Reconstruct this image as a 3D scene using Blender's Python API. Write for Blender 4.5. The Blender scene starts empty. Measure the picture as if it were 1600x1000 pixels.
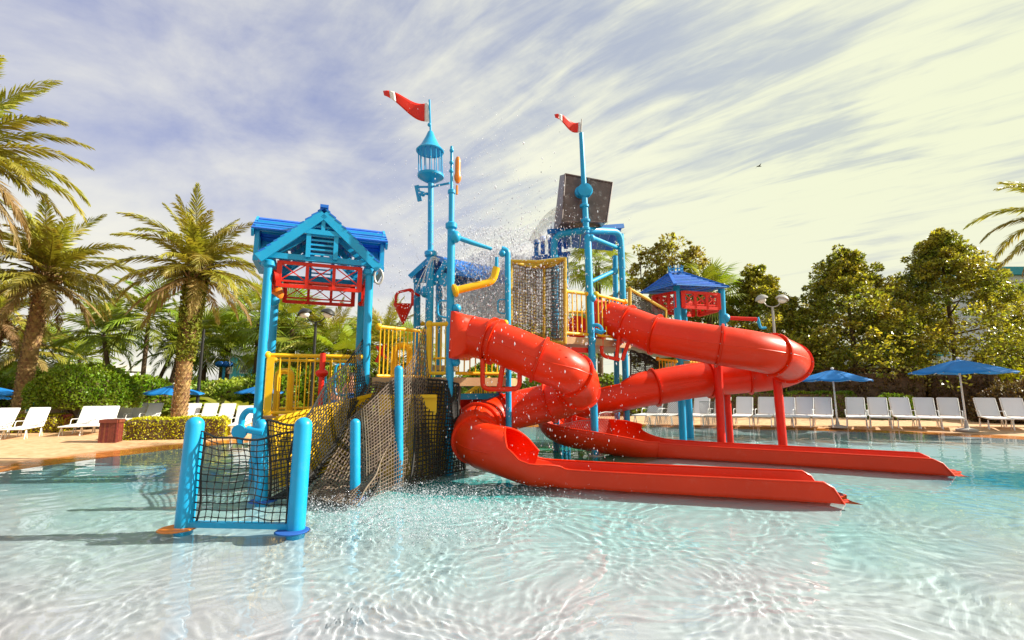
import bpy, math, random
import numpy as np
from math import sin, cos, pi, radians as R
from mathutils import Vector as V, Matrix
random.seed(7); rng = np.random.default_rng(7)
S = bpy.context.scene; COL = S.collection

# ------------------------------------------------------------------ camera, sky, sun, exposure
CH, CF, CP = 1.35, 750.0, math.atan(104/750)
cam = bpy.data.objects.new('camera', bpy.data.cameras.new('camera')); COL.objects.link(cam)
cam.data.sensor_width = 36; cam.data.lens = CF/1600*36; cam.data.clip_start = .05; cam.data.clip_end = 3000
cam.location = (0, 0, CH); cam.rotation_euler = (pi/2+CP, 0, 0); S.camera = cam
SUN_EL, SUN_AZ = R(33), math.atan2(.97, .12)          # azimuth measured from +Y towards +X
sd = V((sin(SUN_AZ)*cos(SUN_EL), cos(SUN_AZ)*cos(SUN_EL), sin(SUN_EL)))
sun = bpy.data.objects.new('sun', bpy.data.lights.new('sun', 'SUN')); COL.objects.link(sun)
sun.data.energy = 5.0; sun.data.angle = R(.5); sun.data.color = (1, .93, .8)
sun.rotation_euler = (-sd).to_track_quat('-Z', 'Y').to_euler()
try: sun.data.cycles.is_caustics_light = True
except Exception as e: print('caustic light', e)
vs = S.view_settings; vs.view_transform = 'Standard'; vs.look = 'None'; vs.gamma = 1; vs.use_curve_mapping = False; vs.exposure = 0.98
S.cycles.use_denoising = True; S.cycles.volume_bounces = 2; S.cycles.max_bounces = 10; S.cycles.transparent_max_bounces = 16
S.cycles.sample_clamp_indirect = 6; S.cycles.caustics_refractive = True; S.cycles.caustics_reflective = False

def make_world():
    w = bpy.data.worlds.new('World'); S.world = w; w.use_nodes = True
    nt = w.node_tree; N = nt.nodes; L = nt.links; N.clear()
    def nd(t, **k):
        n = N.new(t)
        for a, b in k.items(): setattr(n, a, b)
        return n
    def mth(op, a, b=None, c=None):
        n = nd('ShaderNodeMath', operation=op)
        for i, x in enumerate((a, b, c)):
            if x is None: continue
            if isinstance(x, (int, float)): n.inputs[i].default_value = x
            else: L.new(x, n.inputs[i])
        return n.outputs[0]
    def mix(f, a, b, bt='MIX'):
        n = nd('ShaderNodeMix', data_type='RGBA', blend_type=bt)
        for i, x in ((0, f), (6, a), (7, b)):
            if isinstance(x, tuple): n.inputs[i].default_value = (*x, 1)
            elif isinstance(x, (int, float)): n.inputs[i].default_value = x
            else: L.new(x, n.inputs[i])
        return n.outputs[2]
    def ramp(x, lo, hi):
        n = nd('ShaderNodeMapRange', interpolation_type='SMOOTHSTEP'); L.new(x, n.inputs[0]); n.inputs[1].default_value = lo; n.inputs[2].default_value = hi
        return n.outputs[0]
    sky = nd('ShaderNodeTexSky', sky_type='NISHITA', sun_disc=False, sun_elevation=SUN_EL, sun_rotation=SUN_AZ, dust_density=2.0)
    tc = nd('ShaderNodeTexCoord'); sp = nd('ShaderNodeSeparateXYZ'); L.new(tc.outputs['Generated'], sp.inputs[0])
    x, y, z = sp.outputs
    zz = mth('ADD', mth('MAXIMUM', z, 0.0), .16)
    px, py = mth('DIVIDE', x, zz), mth('DIVIDE', y, zz)
    cb = nd('ShaderNodeCombineXYZ'); L.new(px, cb.inputs[0]); L.new(py, cb.inputs[1])
    def noise(scale, det, rough, rot=0, stretch=(1, 1, 1), dist=0, off=(0, 0, 0), src=None):
        m = nd('ShaderNodeMapping'); m.inputs['Rotation'].default_value = (0, 0, R(rot)); m.inputs['Scale'].default_value = stretch; m.inputs['Location'].default_value = off
        m0 = nd('ShaderNodeMapping'); m0.inputs['Rotation'].default_value = (0, 0, R(rot)); m.inputs['Rotation'].default_value = (0, 0, 0); L.new(src or cb.outputs[0], m0.inputs[0]); L.new(m0.outputs[0], m.inputs[0]); n = nd('ShaderNodeTexNoise'); L.new(m.outputs[0], n.inputs['Vector'])
        n.inputs['Scale'].default_value = scale; n.inputs['Detail'].default_value = det; n.inputs['Roughness'].default_value = rough; n.inputs['Distortion'].default_value = dist
        return n.outputs[0]
    broad = noise(.7, 4, .55, -25, (1, 1.2, 1), .3, (3.1, 1.7, 0))
    fine = noise(3.2, 9, .60, 20, (.8, 1, 1.8), .25, (0, 0, 0), tc.outputs['Generated'])
    streak = noise(2.5, 7, .62, 34, (.5, 2.0, 1), .7, (1, 2, 0))
    streak2 = noise(5.2, 6, .6, 42, (.4, 2.0, 1), .6, (4, 1, 0))
    right = ramp(px, -.9, 1.3)                                    # the cirrus bank lies towards the sun
    a = mth('ADD', mth('MULTIPLY', broad, .55), mth('MULTIPLY', fine, .58))
    s = mth('ADD', mth('MULTIPLY', mth('SUBTRACT', streak, .5), mth('MULTIPLY', right, .75)), mth('MULTIPLY', mth('SUBTRACT', streak2, .5), mth('MULTIPLY', right, 1.3)))
    hor = ramp(z, .42, .02)
    d = mth('ADD', mth('ADD', mth('ADD', a, s), mth('MULTIPLY', hor, .16)), mth('MULTIPLY', right, .15))
    mask = ramp(d, .39, .80)
    warm = mix(right, (5.5, 5.4, 4.75), (5.2, 5.4, 3.95))
    blue = mix(.60, mix(1.0, sky.outputs[0], (1.05, .92, 1.0), 'MULTIPLY'), (1.8, 2.1, 4.0))
    blue = mix(mth('MULTIPLY', right, .95), blue, (3.6, 3.9, 3.55))
    col = mix(mask, blue, warm)
    col = mix(mth('MULTIPLY', hor, .5), col, (5.35, 5.2, 4.4))
    bg = nd('ShaderNodeBackground'); bg.inputs[1].default_value = .088; L.new(col, bg.inputs[0])
    out = nd('ShaderNodeOutputWorld'); L.new(bg.outputs[0], out.inputs[0])
make_world()

# ------------------------------------------------------------------ pixel of a measured point -> place in the world
def ray(u, v):
    dx, dy = (u-800)/CF, (500-v)/CF
    return V((dx, cos(CP)-dy*sin(CP), sin(CP)+dy*cos(CP)))
def W(u, v, Y):
    d = ray(u, v); return V((0, 0, CH)) + d*(Y/d.y)
def G(u, v, z=0.0):
    d = ray(u, v); return V((0, 0, CH)) + d*((z-CH)/d.z)

# ------------------------------------------------------------------ materials
def mat(name, col, rough=.5, var=.0, vscale=3., bump=0., bscale=40., col2=None, metal=0., coat=0., island=0., transl=0., spec=.5, objvar=0., dirt=0.):
    m = bpy.data.materials.new(name); m.use_nodes = True; nt = m.node_tree; N = nt.nodes; L = nt.links
    b = N['Principled BSDF']; b.inputs['Roughness'].default_value = rough; b.inputs['Metallic'].default_value = metal
    b.inputs['Coat Weight'].default_value = coat; b.inputs['Coat Roughness'].default_value = .12; b.inputs['Specular IOR Level'].default_value = spec
    tc = N.new('ShaderNodeTexCoord'); src = None
    def mx(f, a, c, bt='MIX'):
        n = N.new('ShaderNodeMix'); n.data_type = 'RGBA'; n.blend_type = bt
        for i, x in ((0, f), (6, a), (7, c)):
            if isinstance(x, tuple): n.inputs[i].default_value = (*x, 1)
            elif isinstance(x, (int, float)): n.inputs[i].default_value = x
            else: L.new(x, n.inputs[i])
        return n.outputs[2]
    c = col
    if col2 or var:
        n = N.new('ShaderNodeTexNoise'); n.inputs['Scale'].default_value = vscale; n.inputs['Detail'].default_value = 5; L.new(tc.outputs['Object'], n.inputs['Vector'])
        r = N.new('ShaderNodeMapRange'); L.new(n.outputs[0], r.inputs[0]); r.inputs[1].default_value = .3; r.inputs[2].default_value = .7
        c = mx(r.outputs[0], col, col2 or tuple(x*(1-var) for x in col))
    if dirt:
        n = N.new('ShaderNodeTexNoise'); n.inputs['Scale'].default_value = 9; n.inputs['Detail'].default_value = 8; n.inputs['Roughness'].default_value = .7; L.new(tc.outputs['Object'], n.inputs['Vector'])
        r = N.new('ShaderNodeMapRange'); L.new(n.outputs[0], r.inputs[0]); r.inputs[1].default_value = .55; r.inputs[2].default_value = .75; r.inputs[4].default_value = dirt
        c = mx(r.outputs[0], c, (.55, .52, .48))
        rr = N.new('ShaderNodeMapRange'); L.new(n.outputs[0], rr.inputs[0]); rr.inputs[3].default_value = rough*.7; rr.inputs[4].default_value = min(1, rough*1.7); L.new(rr.outputs[0], b.inputs['Roughness'])
    if island:
        g = N.new('ShaderNodeNewGeometry'); h = N.new('ShaderNodeHueSaturation')
        r = N.new('ShaderNodeMapRange'); L.new(g.outputs['Random Per Island'], r.inputs[0]); r.inputs[3].default_value = 1-island; r.inputs[4].default_value = 1+island
        L.new(r.outputs[0], h.inputs['Value'])
        m2 = N.new('ShaderNodeMath'); m2.operation = 'MULTIPLY_ADD'; L.new(g.outputs['Random Per Island'], m2.inputs[0]); m2.inputs[1].default_value = .05; m2.inputs[2].default_value = .475; L.new(m2.outputs[0], h.inputs['Hue'])
        if isinstance(c, tuple): h.inputs['Color'].default_value = (*c, 1)
        else: L.new(c, h.inputs['Color'])
        c = h.outputs[0]
    if objvar:
        o = N.new('ShaderNodeObjectInfo'); h = N.new('ShaderNodeHueSaturation')
        r = N.new('ShaderNodeMapRange'); L.new(o.outputs['Random'], r.inputs[0]); r.inputs[3].default_value = 1-objvar; r.inputs[4].default_value = 1+objvar; L.new(r.outputs[0], h.inputs['Value'])
        m2 = N.new('ShaderNodeMath'); m2.operation = 'MULTIPLY_ADD'; L.new(o.outputs['Random'], m2.inputs[0]); m2.inputs[1].default_value = .05*min(1, objvar*3); m2.inputs[2].default_value = .475; L.new(m2.outputs[0], h.inputs['Hue'])
        if isinstance(c, tuple): h.inputs['Color'].default_value = (*c, 1)
        else: L.new(c, h.inputs['Color'])
        c = h.outputs[0]
    if isinstance(c, tuple): b.inputs['Base Color'].default_value = (*c, 1)
    else: L.new(c, b.inputs['Base Color'])
    if bump:
        n = N.new('ShaderNodeTexNoise'); n.inputs['Scale'].default_value = bscale; n.inputs['Detail'].default_value = 4; L.new(tc.outputs['Object'], n.inputs['Vector'])
        bp = N.new('ShaderNodeBump'); bp.inputs['Strength'].default_value = bump; bp.inputs['Distance'].default_value = .02; L.new(n.outputs[0], bp.inputs['Height']); L.new(bp.outputs[0], b.inputs['Normal'])
    if transl:
        t = N.new('ShaderNodeBsdfTranslucent'); ms = N.new('ShaderNodeMixShader'); ms.inputs[0].default_value = transl
        if isinstance(c, tuple): t.inputs[0].default_value = (*c, 1)
        else: L.new(mx(1.0, c, (1.5, 1.45, .7), 'MULTIPLY'), t.inputs[0])
        L.new(b.outputs[0], ms.inputs[1]); L.new(t.outputs[0], ms.inputs[2]); L.new(ms.outputs[0], N['Material Output'].inputs[0])
    return m

M = {}
M['blue'] = mat('blue_paint', (.003, .35, .66), .35, var=.12, vscale=2.5, coat=.15, bump=.03, bscale=90, dirt=.07, spec=.4)
M['deepblue'] = mat('roof_blue_paint', (.006, .10, .60), .4, var=.2, coat=.1, objvar=.12, dirt=.05, spec=.4)
M['red'] = mat('red_gelcoat', (.80, .032, .001), .34, var=.12, vscale=1.5, coat=.10, bump=.02, bscale=30, dirt=.045, spec=.3)
M['redpaint'] = mat('red_paint', (.74, .016, .002), .38, var=.12, coat=.1, dirt=.05, spec=.35)
M['yellow'] = mat('yellow_paint', (.88, .50, .006), .4, var=.1, coat=.1, dirt=.04, spec=.35)
M['orange'] = mat('orange_paint', (.85, .22, .01), .4, var=.1, coat=.2)
M['tan'] = mat('tan_decking', (.55, .33, .16), .6, var=.2, bump=.1)
M['rope'] = mat('black_rope', (.022, .020, .018), .75, var=.3, vscale=60, bump=.4, bscale=400)
M['ropebrown'] = mat('weathered_rope', (.20, .145, .105), .8, var=.4, vscale=8, bump=.4, bscale=300, island=.35)
M['ropeyellow'] = mat('yellow_rope', (.62, .42, .03), .7, var=.3, vscale=30)
M['wire'] = mat('grey_wire', (.35, .36, .34), .5, var=.2)
M['wirered'] = mat('red_cord', (.5, .06, .03), .6, var=.2)
M['bucket'] = mat('weathered_dark_gelcoat', (.15, .095, .085), .38, var=.4, vscale=7, dirt=.75, coat=.2)
M['white'] = mat('white_powder_coat', (.78, .77, .74), .4, var=.08)
M['sling'] = mat('white_sling_fabric', (.74, .73, .74), .7, var=.08, vscale=2, bump=.15, bscale=300, objvar=.05)
M['slingtan'] = mat('tan_sling_fabric', (.46, .34, .2), .7, var=.08, vscale=2, bump=.15, bscale=300)
M['canvas'] = mat('blue_canvas', (.010, .27, .80), .65, var=.15, vscale=3, transl=.35, bump=.1, bscale=30)
M['wood'] = mat('red_stained_wood', (.20, .045, .022), .55, var=.4, vscale=12, objvar=.2)
M['black'] = mat('black_metal', (.02, .02, .02), .4, var=.2)
M['grey'] = mat('grey_metal', (.45, .43, .40), .4, var=.2)
M['teal'] = mat('teal_panel', (.02, .30, .36), .5, var=.1)
M['wallwhite'] = mat('white_stucco', (.72, .70, .66), .8, var=.1, bump=.1)
M['wallteal'] = mat('teal_stucco', (.06, .36, .44), .8, var=.1, bump=.1)
M['glass'] = mat('dark_window_glass', (.03, .05, .07), .08, spec=.8)
M['skin'] = mat('skin', (.55, .27, .17), .5, var=.1)
M['hair'] = mat('brown_hair', (.06, .03, .015), .6)
M['shorts'] = mat('blue_cloth', (.01, .10, .42), .8, var=.2)
M['bark'] = mat('bark', (.16, .10, .055), .9, var=.5, vscale=14, bump=.6, bscale=25)
M['palmbark'] = mat('palm_bark', (.40, .24, .10), .9, col2=(.20, .12, .05), vscale=9, bump=.5, bscale=40, island=.35)
M['moss'] = mat('trunk_moss', (.26, .28, .02), .8, var=.5, vscale=6, island=.5, transl=.2)
M['frond'] = mat('palm_frond', (.24, .27, .030), .45, col2=(.38, .32, .05), vscale=1.5, objvar=.25, transl=.3)
M['frondold'] = mat('old_palm_frond', (.34, .22, .08), .6, col2=(.24, .19, .06), vscale=1.5, objvar=.25, transl=.3)
M['frondgreen'] = mat('fresh_palm_frond', (.17, .26, .020), .45, col2=(.30, .32, .03), vscale=1.5, objvar=.3, transl=.35)
M['magnolia'] = mat('magnolia_leaf', (.15, .21, .022), .36, col2=(.44, .35, .04), vscale=.9, island=.65, transl=.38)  # golden second tone puts sunlit speckles into the leaf colour
M['shrub'] = mat('green_leaf', (.12, .23, .018), .5, col2=(.26, .30, .022), vscale=1.2, island=.5, transl=.3)
M['topiary'] = mat('clipped_leaf', (.12, .23, .012), .45, col2=(.24, .30, .016), vscale=1.2, island=.5, transl=.3)
M['hedge'] = mat('golden_hedge_leaf', (.46, .48, .018), .5, col2=(.62, .54, .02), vscale=2, island=.45, transl=.35)
M['brownleaf'] = mat('bronze_leaf', (.14, .07, .030), .55, col2=(.16, .12, .026), vscale=1.0, island=.5, transl=.2)
M['bananaleaf'] = mat('broad_leaf', (.2, .32, .03), .4, col2=(.4, .4, .07), vscale=2, objvar=.25, transl=.4)
M['bamboo'] = mat('bamboo_leaf', (.26, .28, .04), .5, col2=(.4, .30, .07), vscale=1, island=.4, transl=.4)

# ------------------------------------------------------------------ mesh helpers
class MB:
    def __init__(s): s.v = []; s.f = []
    def add(s, vs_, fs):
        k = len(s.v); s.v += [tuple(x) for x in vs_]; s.f += [tuple(i+k for i in f) for f in fs]; return s
    def box(s, c, d, rot=None):
        c = V(c); d = V(d)/2; P = [V((x*d.x, y*d.y, z*d.z)) for x in (-1, 1) for y in (-1, 1) for z in (-1, 1)]
        if rot is not None: P = [rot@p for p in P]
        return s.add([p+c for p in P], [(0, 1, 3, 2), (4, 6, 7, 5), (0, 4, 5, 1), (2, 3, 7, 6), (0, 2, 6, 4), (1, 5, 7, 3)])
    def bar(s, a, b, w, h, up=(0, 0, 1)):
        a, b = V(a), V(b); d = (b-a); l = d.length; d.normalize(); up = V(up)
        if abs(d.dot(up)) > .98: up = V((0, 1, 0))
        x = d.cross(up).normalized(); y = x.cross(d)
        M3 = Matrix((x, d, y)).transposed()
        return s.box((a+b)/2, (w, l, h), M3)
    def tube(s, P, r, n=8, cap=True, closed=False):
        P = [V(p) for p in P]; m = len(P); rr = r if isinstance(r, (list, tuple)) else [r]*m
        T = []
        for i in range(m):
            if closed: t = P[(i+1) % m]-P[i-1]
            else: t = P[min(i+1, m-1)]-P[max(i-1, 0)]
            T.append(t.normalized() if t.length > 1e-9 else V((0, 0, 1)))
        up = V((0, 0, 1)) if abs(T[0].z) < .9 else V((1, 0, 0))
        x = T[0].cross(up).normalized(); vv = []; ff = []
        for i in range(m):
            x = (x-T[i]*x.dot(T[i])).normalized(); y = T[i].cross(x)
            for k in range(n):
                a = 2*pi*k/n; vv.append(P[i]+(x*cos(a)+y*sin(a))*rr[i])
        for i in range(m if closed else m-1):
            j = (i+1) % m
            for k in range(n): ff.append((i*n+k, i*n+(k+1) % n, j*n+(k+1) % n, j*n+k))
        if cap and not closed: ff.append(tuple(range(n))[::-1]); ff.append(tuple((m-1)*n+k for k in range(n)))
        return s.add(vv, ff)
    def lathe(s, prof, c=(0, 0, 0), n=16, ax=None):
        c = V(c); q = V(ax).to_track_quat('Z', 'Y').to_matrix() if ax is not None else Matrix.Identity(3)
        vv = []; ff = []
        for r, z in prof:
            for k in range(n): vv.append(c+q@V((r*cos(2*pi*k/n), r*sin(2*pi*k/n), z)))
        for i in range(len(prof)-1):
            for k in range(n): ff.append((i*n+k, i*n+(k+1) % n, (i+1)*n+(k+1) % n, (i+1)*n+k))
        ff.append(tuple(range(n))[::-1]); ff.append(tuple((len(prof)-1)*n+k for k in range(n)))
        return s.add(vv, ff)
    def ball(s, c, r, n=10, sz=1.):
        return s.lathe([(r*sin(pi*i/6)+.0005, -r*cos(pi*i/6)*sz) for i in range(7)], c, n)
    def grid(s, fn, nu, nv):
        vv = [fn(i/nu, j/nv) for j in range(nv+1) for i in range(nu+1)]
        return s.add(vv, [(j*(nu+1)+i, j*(nu+1)+i+1, (j+1)*(nu+1)+i+1, (j+1)*(nu+1)+i) for j in range(nv) for i in range(nu)])

WL = {}                                                  # world place of every object that parents others
def link(o, parent=None):
    COL.objects.link(o)
    if parent: o.parent = parent
    return o
def tag(o, label=None, cat=None, group=None, kind=None):
    for k, x in (('label', label), ('category', cat), ('group', group), ('kind', kind)):
        if x: o[k] = x
    return o
def thing(name, label, cat, loc=(0, 0, 0), rz=0, group=None):
    o = link(bpy.data.objects.new(name, None)); o.location = loc; o.rotation_euler = (0, 0, rz); WL[o.name] = V(loc)
    return tag(o, label, cat, group)
def mesh_of(name, mb, m, smooth=True):
    me = bpy.data.meshes.new(name); me.from_pydata([tuple(x) for x in mb.v], [], mb.f); me.materials.append(M[m] if isinstance(m, str) else m)
    if smooth:
        me.polygons.foreach_set('use_smooth', [True]*len(me.polygons)); me.set_sharp_from_angle(angle=R(38))
    me.update(); return me
def part(name, mb, m, parent=None, world=False, smooth=True, label=None, loc=None):
    """world=True: the shape is given in world coordinates under an unrotated thing; else in the thing's own coordinates"""
    if world and parent:
        o0 = WL[parent.name]; mb.v = [(x[0]-o0.x, x[1]-o0.y, x[2]-o0.z) for x in mb.v]
    o = bpy.data.objects.new(name, mesh_of(name, mb, m, smooth)); link(o, parent)
    if parent: WL[o.name] = WL[parent.name].copy()
    if loc is not None: o.location = loc
    if label: o['label'] = label
    return o
def share(o, loc=None, parent=None, rot=None):
    c = o.copy(); link(c, parent or o.parent)
    if loc is not None: c.location = loc
    if rot is not None: c.rotation_euler = rot
    return c
def copy_tree(o, parent=None):
    c = o.copy(); COL.objects.link(c)
    if parent: c.parent = parent
    for ch in o.children[:]: copy_tree(ch, c)
    return c
def crom(P, n):
    P = [V(p) for p in P]; P = [P[0]*2-P[1]]+P+[P[-1]*2-P[-2]]; out = []
    for i in range(1, len(P)-2):
        a, b, c, d = P[i-1:i+3]
        for k in range(n):
            t = k/n; out.append(.5*((2*b)+(c-a)*t+(2*a-5*b+4*c-d)*t*t+(3*b-a-3*c+d)*t**3))
    out.append(P[-2]); return out
def arc_pipe(P, rad, n=5):
    """polyline with rounded corners"""
    P = [V(p) for p in P]; out = [P[0]]
    for i in range(1, len(P)-1):
        a = (P[i-1]-P[i]); b = (P[i+1]-P[i]); r = min(rad, a.length*.45, b.length*.45)
        p0 = P[i]+a.normalized()*r; p1 = P[i]+b.normalized()*r
        for k in range(n+1):
            t = k/n; out.append(p0*(1-t)**2+P[i]*2*t*(1-t)+p1*t*t)
    out.append(P[-1]); return out

def np_mesh(name, co, faces, m, smooth=False):
    me = bpy.data.meshes.new(name); nf, k = faces.shape
    me.vertices.add(len(co)); me.vertices.foreach_set('co', np.ascontiguousarray(co, dtype=np.float32).ravel())
    me.loops.add(nf*k); me.loops.foreach_set('vertex_index', np.ascontiguousarray(faces, dtype=np.int32).ravel())
    me.polygons.add(nf); me.polygons.foreach_set('loop_start', np.arange(nf, dtype=np.int32)*k)
    if smooth: me.polygons.foreach_set('use_smooth', np.ones(nf, dtype=bool))
    me.materials.append(M[m] if isinstance(m, str) else m); me.update(calc_edges=True); return me
def npo(name, me, parent=None, off=None):
    o = bpy.data.objects.new(name, me); link(o, parent)
    if off is not None: o.location = off
    return o
def leaves(P, size, aspect=.45, bend=.15, dirs=None, jitter=1.0):
    """one bent diamond of two triangles' worth per point"""
    n = len(P); a = rng.normal(size=(n, 3)); 
    if dirs is not None: a = a*jitter+dirs*1.5
    a /= np.linalg.norm(a, axis=1)[:, None]; b = rng.normal(size=(n, 3)); b -= a*(a*b).sum(1)[:, None]; b /= np.linalg.norm(b, axis=1)[:, None]
    c = np.cross(a, b); s = size*rng.uniform(.6, 1.35, (n, 1))
    p0 = P-a*s*.5; p2 = P+a*s*.5-c*s*bend; p1 = P+b*s*aspect*.5+c*s*bend; p3 = P-b*s*aspect*.5+c*s*bend
    co = np.stack([p0, p1, p2, p3], 1).reshape(-1, 3); f = np.arange(4*n).reshape(n, 4)
    return co, f

# ------------------------------------------------------------------ the setting: pool basin, deck, water
edge_px = [(-330, 800), (-160, 765), (0, 738), (100, 724), (200, 711), (290, 700), (420, 689), (560, 678), (700, 671), (860, 667), (1000, 667), (1180, 671), (1400, 677), (1600, 687), (1800, 700)]
EP = [G(u, v) for u, v in edge_px] + [V((14.5, 7, 0)), V((13, 2, 0)), (V((8, -1.5, 0))), V((2, -2.6, 0)), V((-4, -1.6, 0)), V((-8, 1.5, 0)), V((-9.6, 4.0, 0))]
PC = V((1.5, 7.5, 0))
ea = sorted((math.atan2(p.y-PC.y, p.x-PC.x), (p-PC).length) for p in EP)
_A = np.array([a for a, r in ea]); _R = np.array([r for a, r in ea])
_A = np.concatenate([_A-2*pi, _A, _A+2*pi]); _R = np.concatenate([_R]*3)
def edge_r(th): return np.interp(th, _A, _R)
def floor_z(x, y):
    th = np.arctan2(y-PC.y, x-PC.x); d = edge_r(th)-np.hypot(x-PC.x, y-PC.y)      # distance inside the waterline
    dep = np.where(d > 0, -.30*(1-np.exp(-np.maximum(d, 0)/3.2)), np.minimum(-d*.03, .10))
    return dep
nth = 240; th = np.linspace(-pi, pi, nth, endpoint=False)
def polar(name, m, fr, kind='structure', zoff=0):
    rad = np.stack([f(edge_r(th)) for f in fr]); x = PC.x+rad*np.cos(th); y = PC.y+rad*np.sin(th); z = floor_z(x, y)+zoff
    co = np.stack([x, y, z], -1).reshape(-1, 3); k = len(fr); f = []
    i, j = np.meshgrid(np.arange(k-1), np.arange(nth), indexing='ij'); jn = (j+1) % nth
    f = np.stack([i*nth+j, i*nth+jn, (i+1)*nth+jn, (i+1)*nth+j], -1).reshape(-1, 4)[:, ::-1]
    o = npo(name, np_mesh(name, co, f, m, True)); o['kind'] = kind; return o

def floor_material():
    m = mat('pool_plaster', (.62, .56, .52), .7); nt = m.node_tree; N = nt.nodes; L = nt.links; b = N['Principled BSDF']
    tc = N.new('ShaderNodeTexCoord')
    def mx(f, a, c, bt='MIX'):
        n = N.new('ShaderNodeMix'); n.data_type = 'RGBA'; n.blend_type = bt
        for i, x in ((0, f), (6, a), (7, c)):
            if isinstance(x, tuple): n.inputs[i].default_value = (*x, 1)
            elif isinstance(x, (int, float)): n.inputs[i].default_value = x
            else: L.new(x, n.inputs[i])
        return n.outputs[2]
    n1 = N.new('ShaderNodeTexNoise'); n1.inputs['Scale'].default_value = .8; n1.inputs['Detail'].default_value = 6; L.new(tc.outputs['Object'], n1.inputs[0])
    n2 = N.new('ShaderNodeTexNoise'); n2.inputs['Scale'].default_value = 120; n2.inputs['Detail'].default_value = 3; L.new(tc.outputs['Object'], n2.inputs[0])
    sp = N.new('ShaderNodeSeparateXYZ'); L.new(tc.outputs['Object'], sp.inputs[0])
    def blob(cx, cy, rx, ry, lo=.8, hi=1.25, wob=.5):
        # painted zones of the basin, at fixed places of the floor
        mp = N.new('ShaderNodeMapping'); mp.inputs['Location'].default_value = (-cx/rx, -cy/ry, 0); mp.inputs['Scale'].default_value = (1/rx, 1/ry, 0); L.new(tc.outputs['Object'], mp.inputs[0])
        ln = N.new('ShaderNodeVectorMath'); ln.operation = 'LENGTH'; L.new(mp.outputs[0], ln.inputs[0])
        a = N.new('ShaderNodeMath'); a.operation = 'MULTIPLY_ADD'; L.new(n1.outputs[0], a.inputs[0]); a.inputs[1].default_value = wob; L.new(ln.outputs['Value'], a.inputs[2])
        r = N.new('ShaderNodeMapRange'); r.interpolation_type = 'SMOOTHSTEP'; L.new(a.outputs[0], r.inputs[0]); r.inputs[1].default_value = hi+wob*.5; r.inputs[2].default_value = lo+wob*.5
        return r.outputs[0]
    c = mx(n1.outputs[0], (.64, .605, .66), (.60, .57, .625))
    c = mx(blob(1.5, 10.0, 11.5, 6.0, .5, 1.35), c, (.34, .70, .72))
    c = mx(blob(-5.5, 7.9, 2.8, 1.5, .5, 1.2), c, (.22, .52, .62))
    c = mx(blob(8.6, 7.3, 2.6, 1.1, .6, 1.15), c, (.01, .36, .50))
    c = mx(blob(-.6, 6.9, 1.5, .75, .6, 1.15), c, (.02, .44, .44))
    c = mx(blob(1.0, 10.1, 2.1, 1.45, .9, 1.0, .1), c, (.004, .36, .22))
    sc = N.new('ShaderNodeMix'); sc.data_type = 'RGBA'; sc.blend_type = 'OVERLAY'; sc.inputs[0].default_value = .25; L.new(c, sc.inputs[6]); L.new(n2.outputs[0], sc.inputs[7])
    L.new(sc.outputs[2], b.inputs['Base Color']); return m
def deck_material():
    m = mat('stamped_concrete', (.5, .33, .2), .6); nt = m.node_tree; N = nt.nodes; L = nt.links; b = N['Principled BSDF']
    tc = N.new('ShaderNodeTexCoord')
    n1 = N.new('ShaderNodeTexNoise'); n1.inputs['Scale'].default_value = .55; n1.inputs['Detail'].default_value = 7; L.new(tc.outputs['Object'], n1.inputs[0])
    n2 = N.new('ShaderNodeTexNoise'); n2.inputs['Scale'].default_value = 8; n2.inputs['Detail'].default_value = 8; L.new(tc.outputs['Object'], n2.inputs[0])
    cr = N.new('ShaderNodeValToRGB'); L.new(n2.outputs[0], cr.inputs[0]); cr.color_ramp.elements[0].color = (.50, .28, .13, 1); cr.color_ramp.elements[1].color = (.74, .48, .28, 1)
    cr.color_ramp.elements[0].position = .3; cr.color_ramp.elements[1].position = .7
    # wet margin: distance from the waterline follows the height of the slab
    sp = N.new('ShaderNodeSeparateXYZ'); L.new(tc.outputs['Object'], sp.inputs[0])
    w = N.new('ShaderNodeMath'); w.operation = 'MULTIPLY_ADD'; L.new(n1.outputs[0], w.inputs[0]); w.inputs[1].default_value = .02; L.new(sp.outputs[2], w.inputs[2])
    r = N.new('ShaderNodeMapRange'); L.new(w.outputs[0], r.inputs[0]); r.inputs[1].default_value = .040; r.inputs[2].default_value = .030
    mx = N.new('ShaderNodeMix'); mx.data_type = 'RGBA'; mx.blend_type = 'MULTIPLY'; L.new(r.outputs[0], mx.inputs[0]); L.new(cr.outputs[0], mx.inputs[6]); mx.inputs[7].default_value = (.95, .55, .22, 1)
    L.new(mx.outputs[2], b.inputs['Base Color'])
    rr = N.new('ShaderNodeMapRange'); L.new(r.outputs[0], rr.inputs[0]); rr.inputs[3].default_value = .65; rr.inputs[4].default_value = .12; L.new(rr.outputs[0], b.inputs['Roughness'])
    bp = N.new('ShaderNodeBump'); bp.inputs['Strength'].default_value = .15; bp.inputs['Distance'].default_value = .01; L.new(n2.outputs[0], bp.inputs['Height']); L.new(bp.outputs[0], b.inputs['Normal'])
    return m
MF, MD = floor_material(), deck_material()
pool_floor = polar('pool_floor', MF, [lambda r, k=k: r*k+.002 for k in np.linspace(0.0, 1.0, 40)])
deck = polar('pool_deck', MD, [lambda r, k=k: r+k+.002 for k in (0, .3, .6, 1, 1.5, 2, 2.5, 3, 3.5, 5, 8)])
lawn_mat = mat('planting_ground', (.07, .06, .025), .95, col2=(.045, .06, .015), vscale=.6, bump=.4, bscale=5)
gr = polar('ground', lawn_mat, [lambda r, k=k: r+k for k in (7.9, 20, 60, 200, 900)], zoff=-.004)

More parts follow.
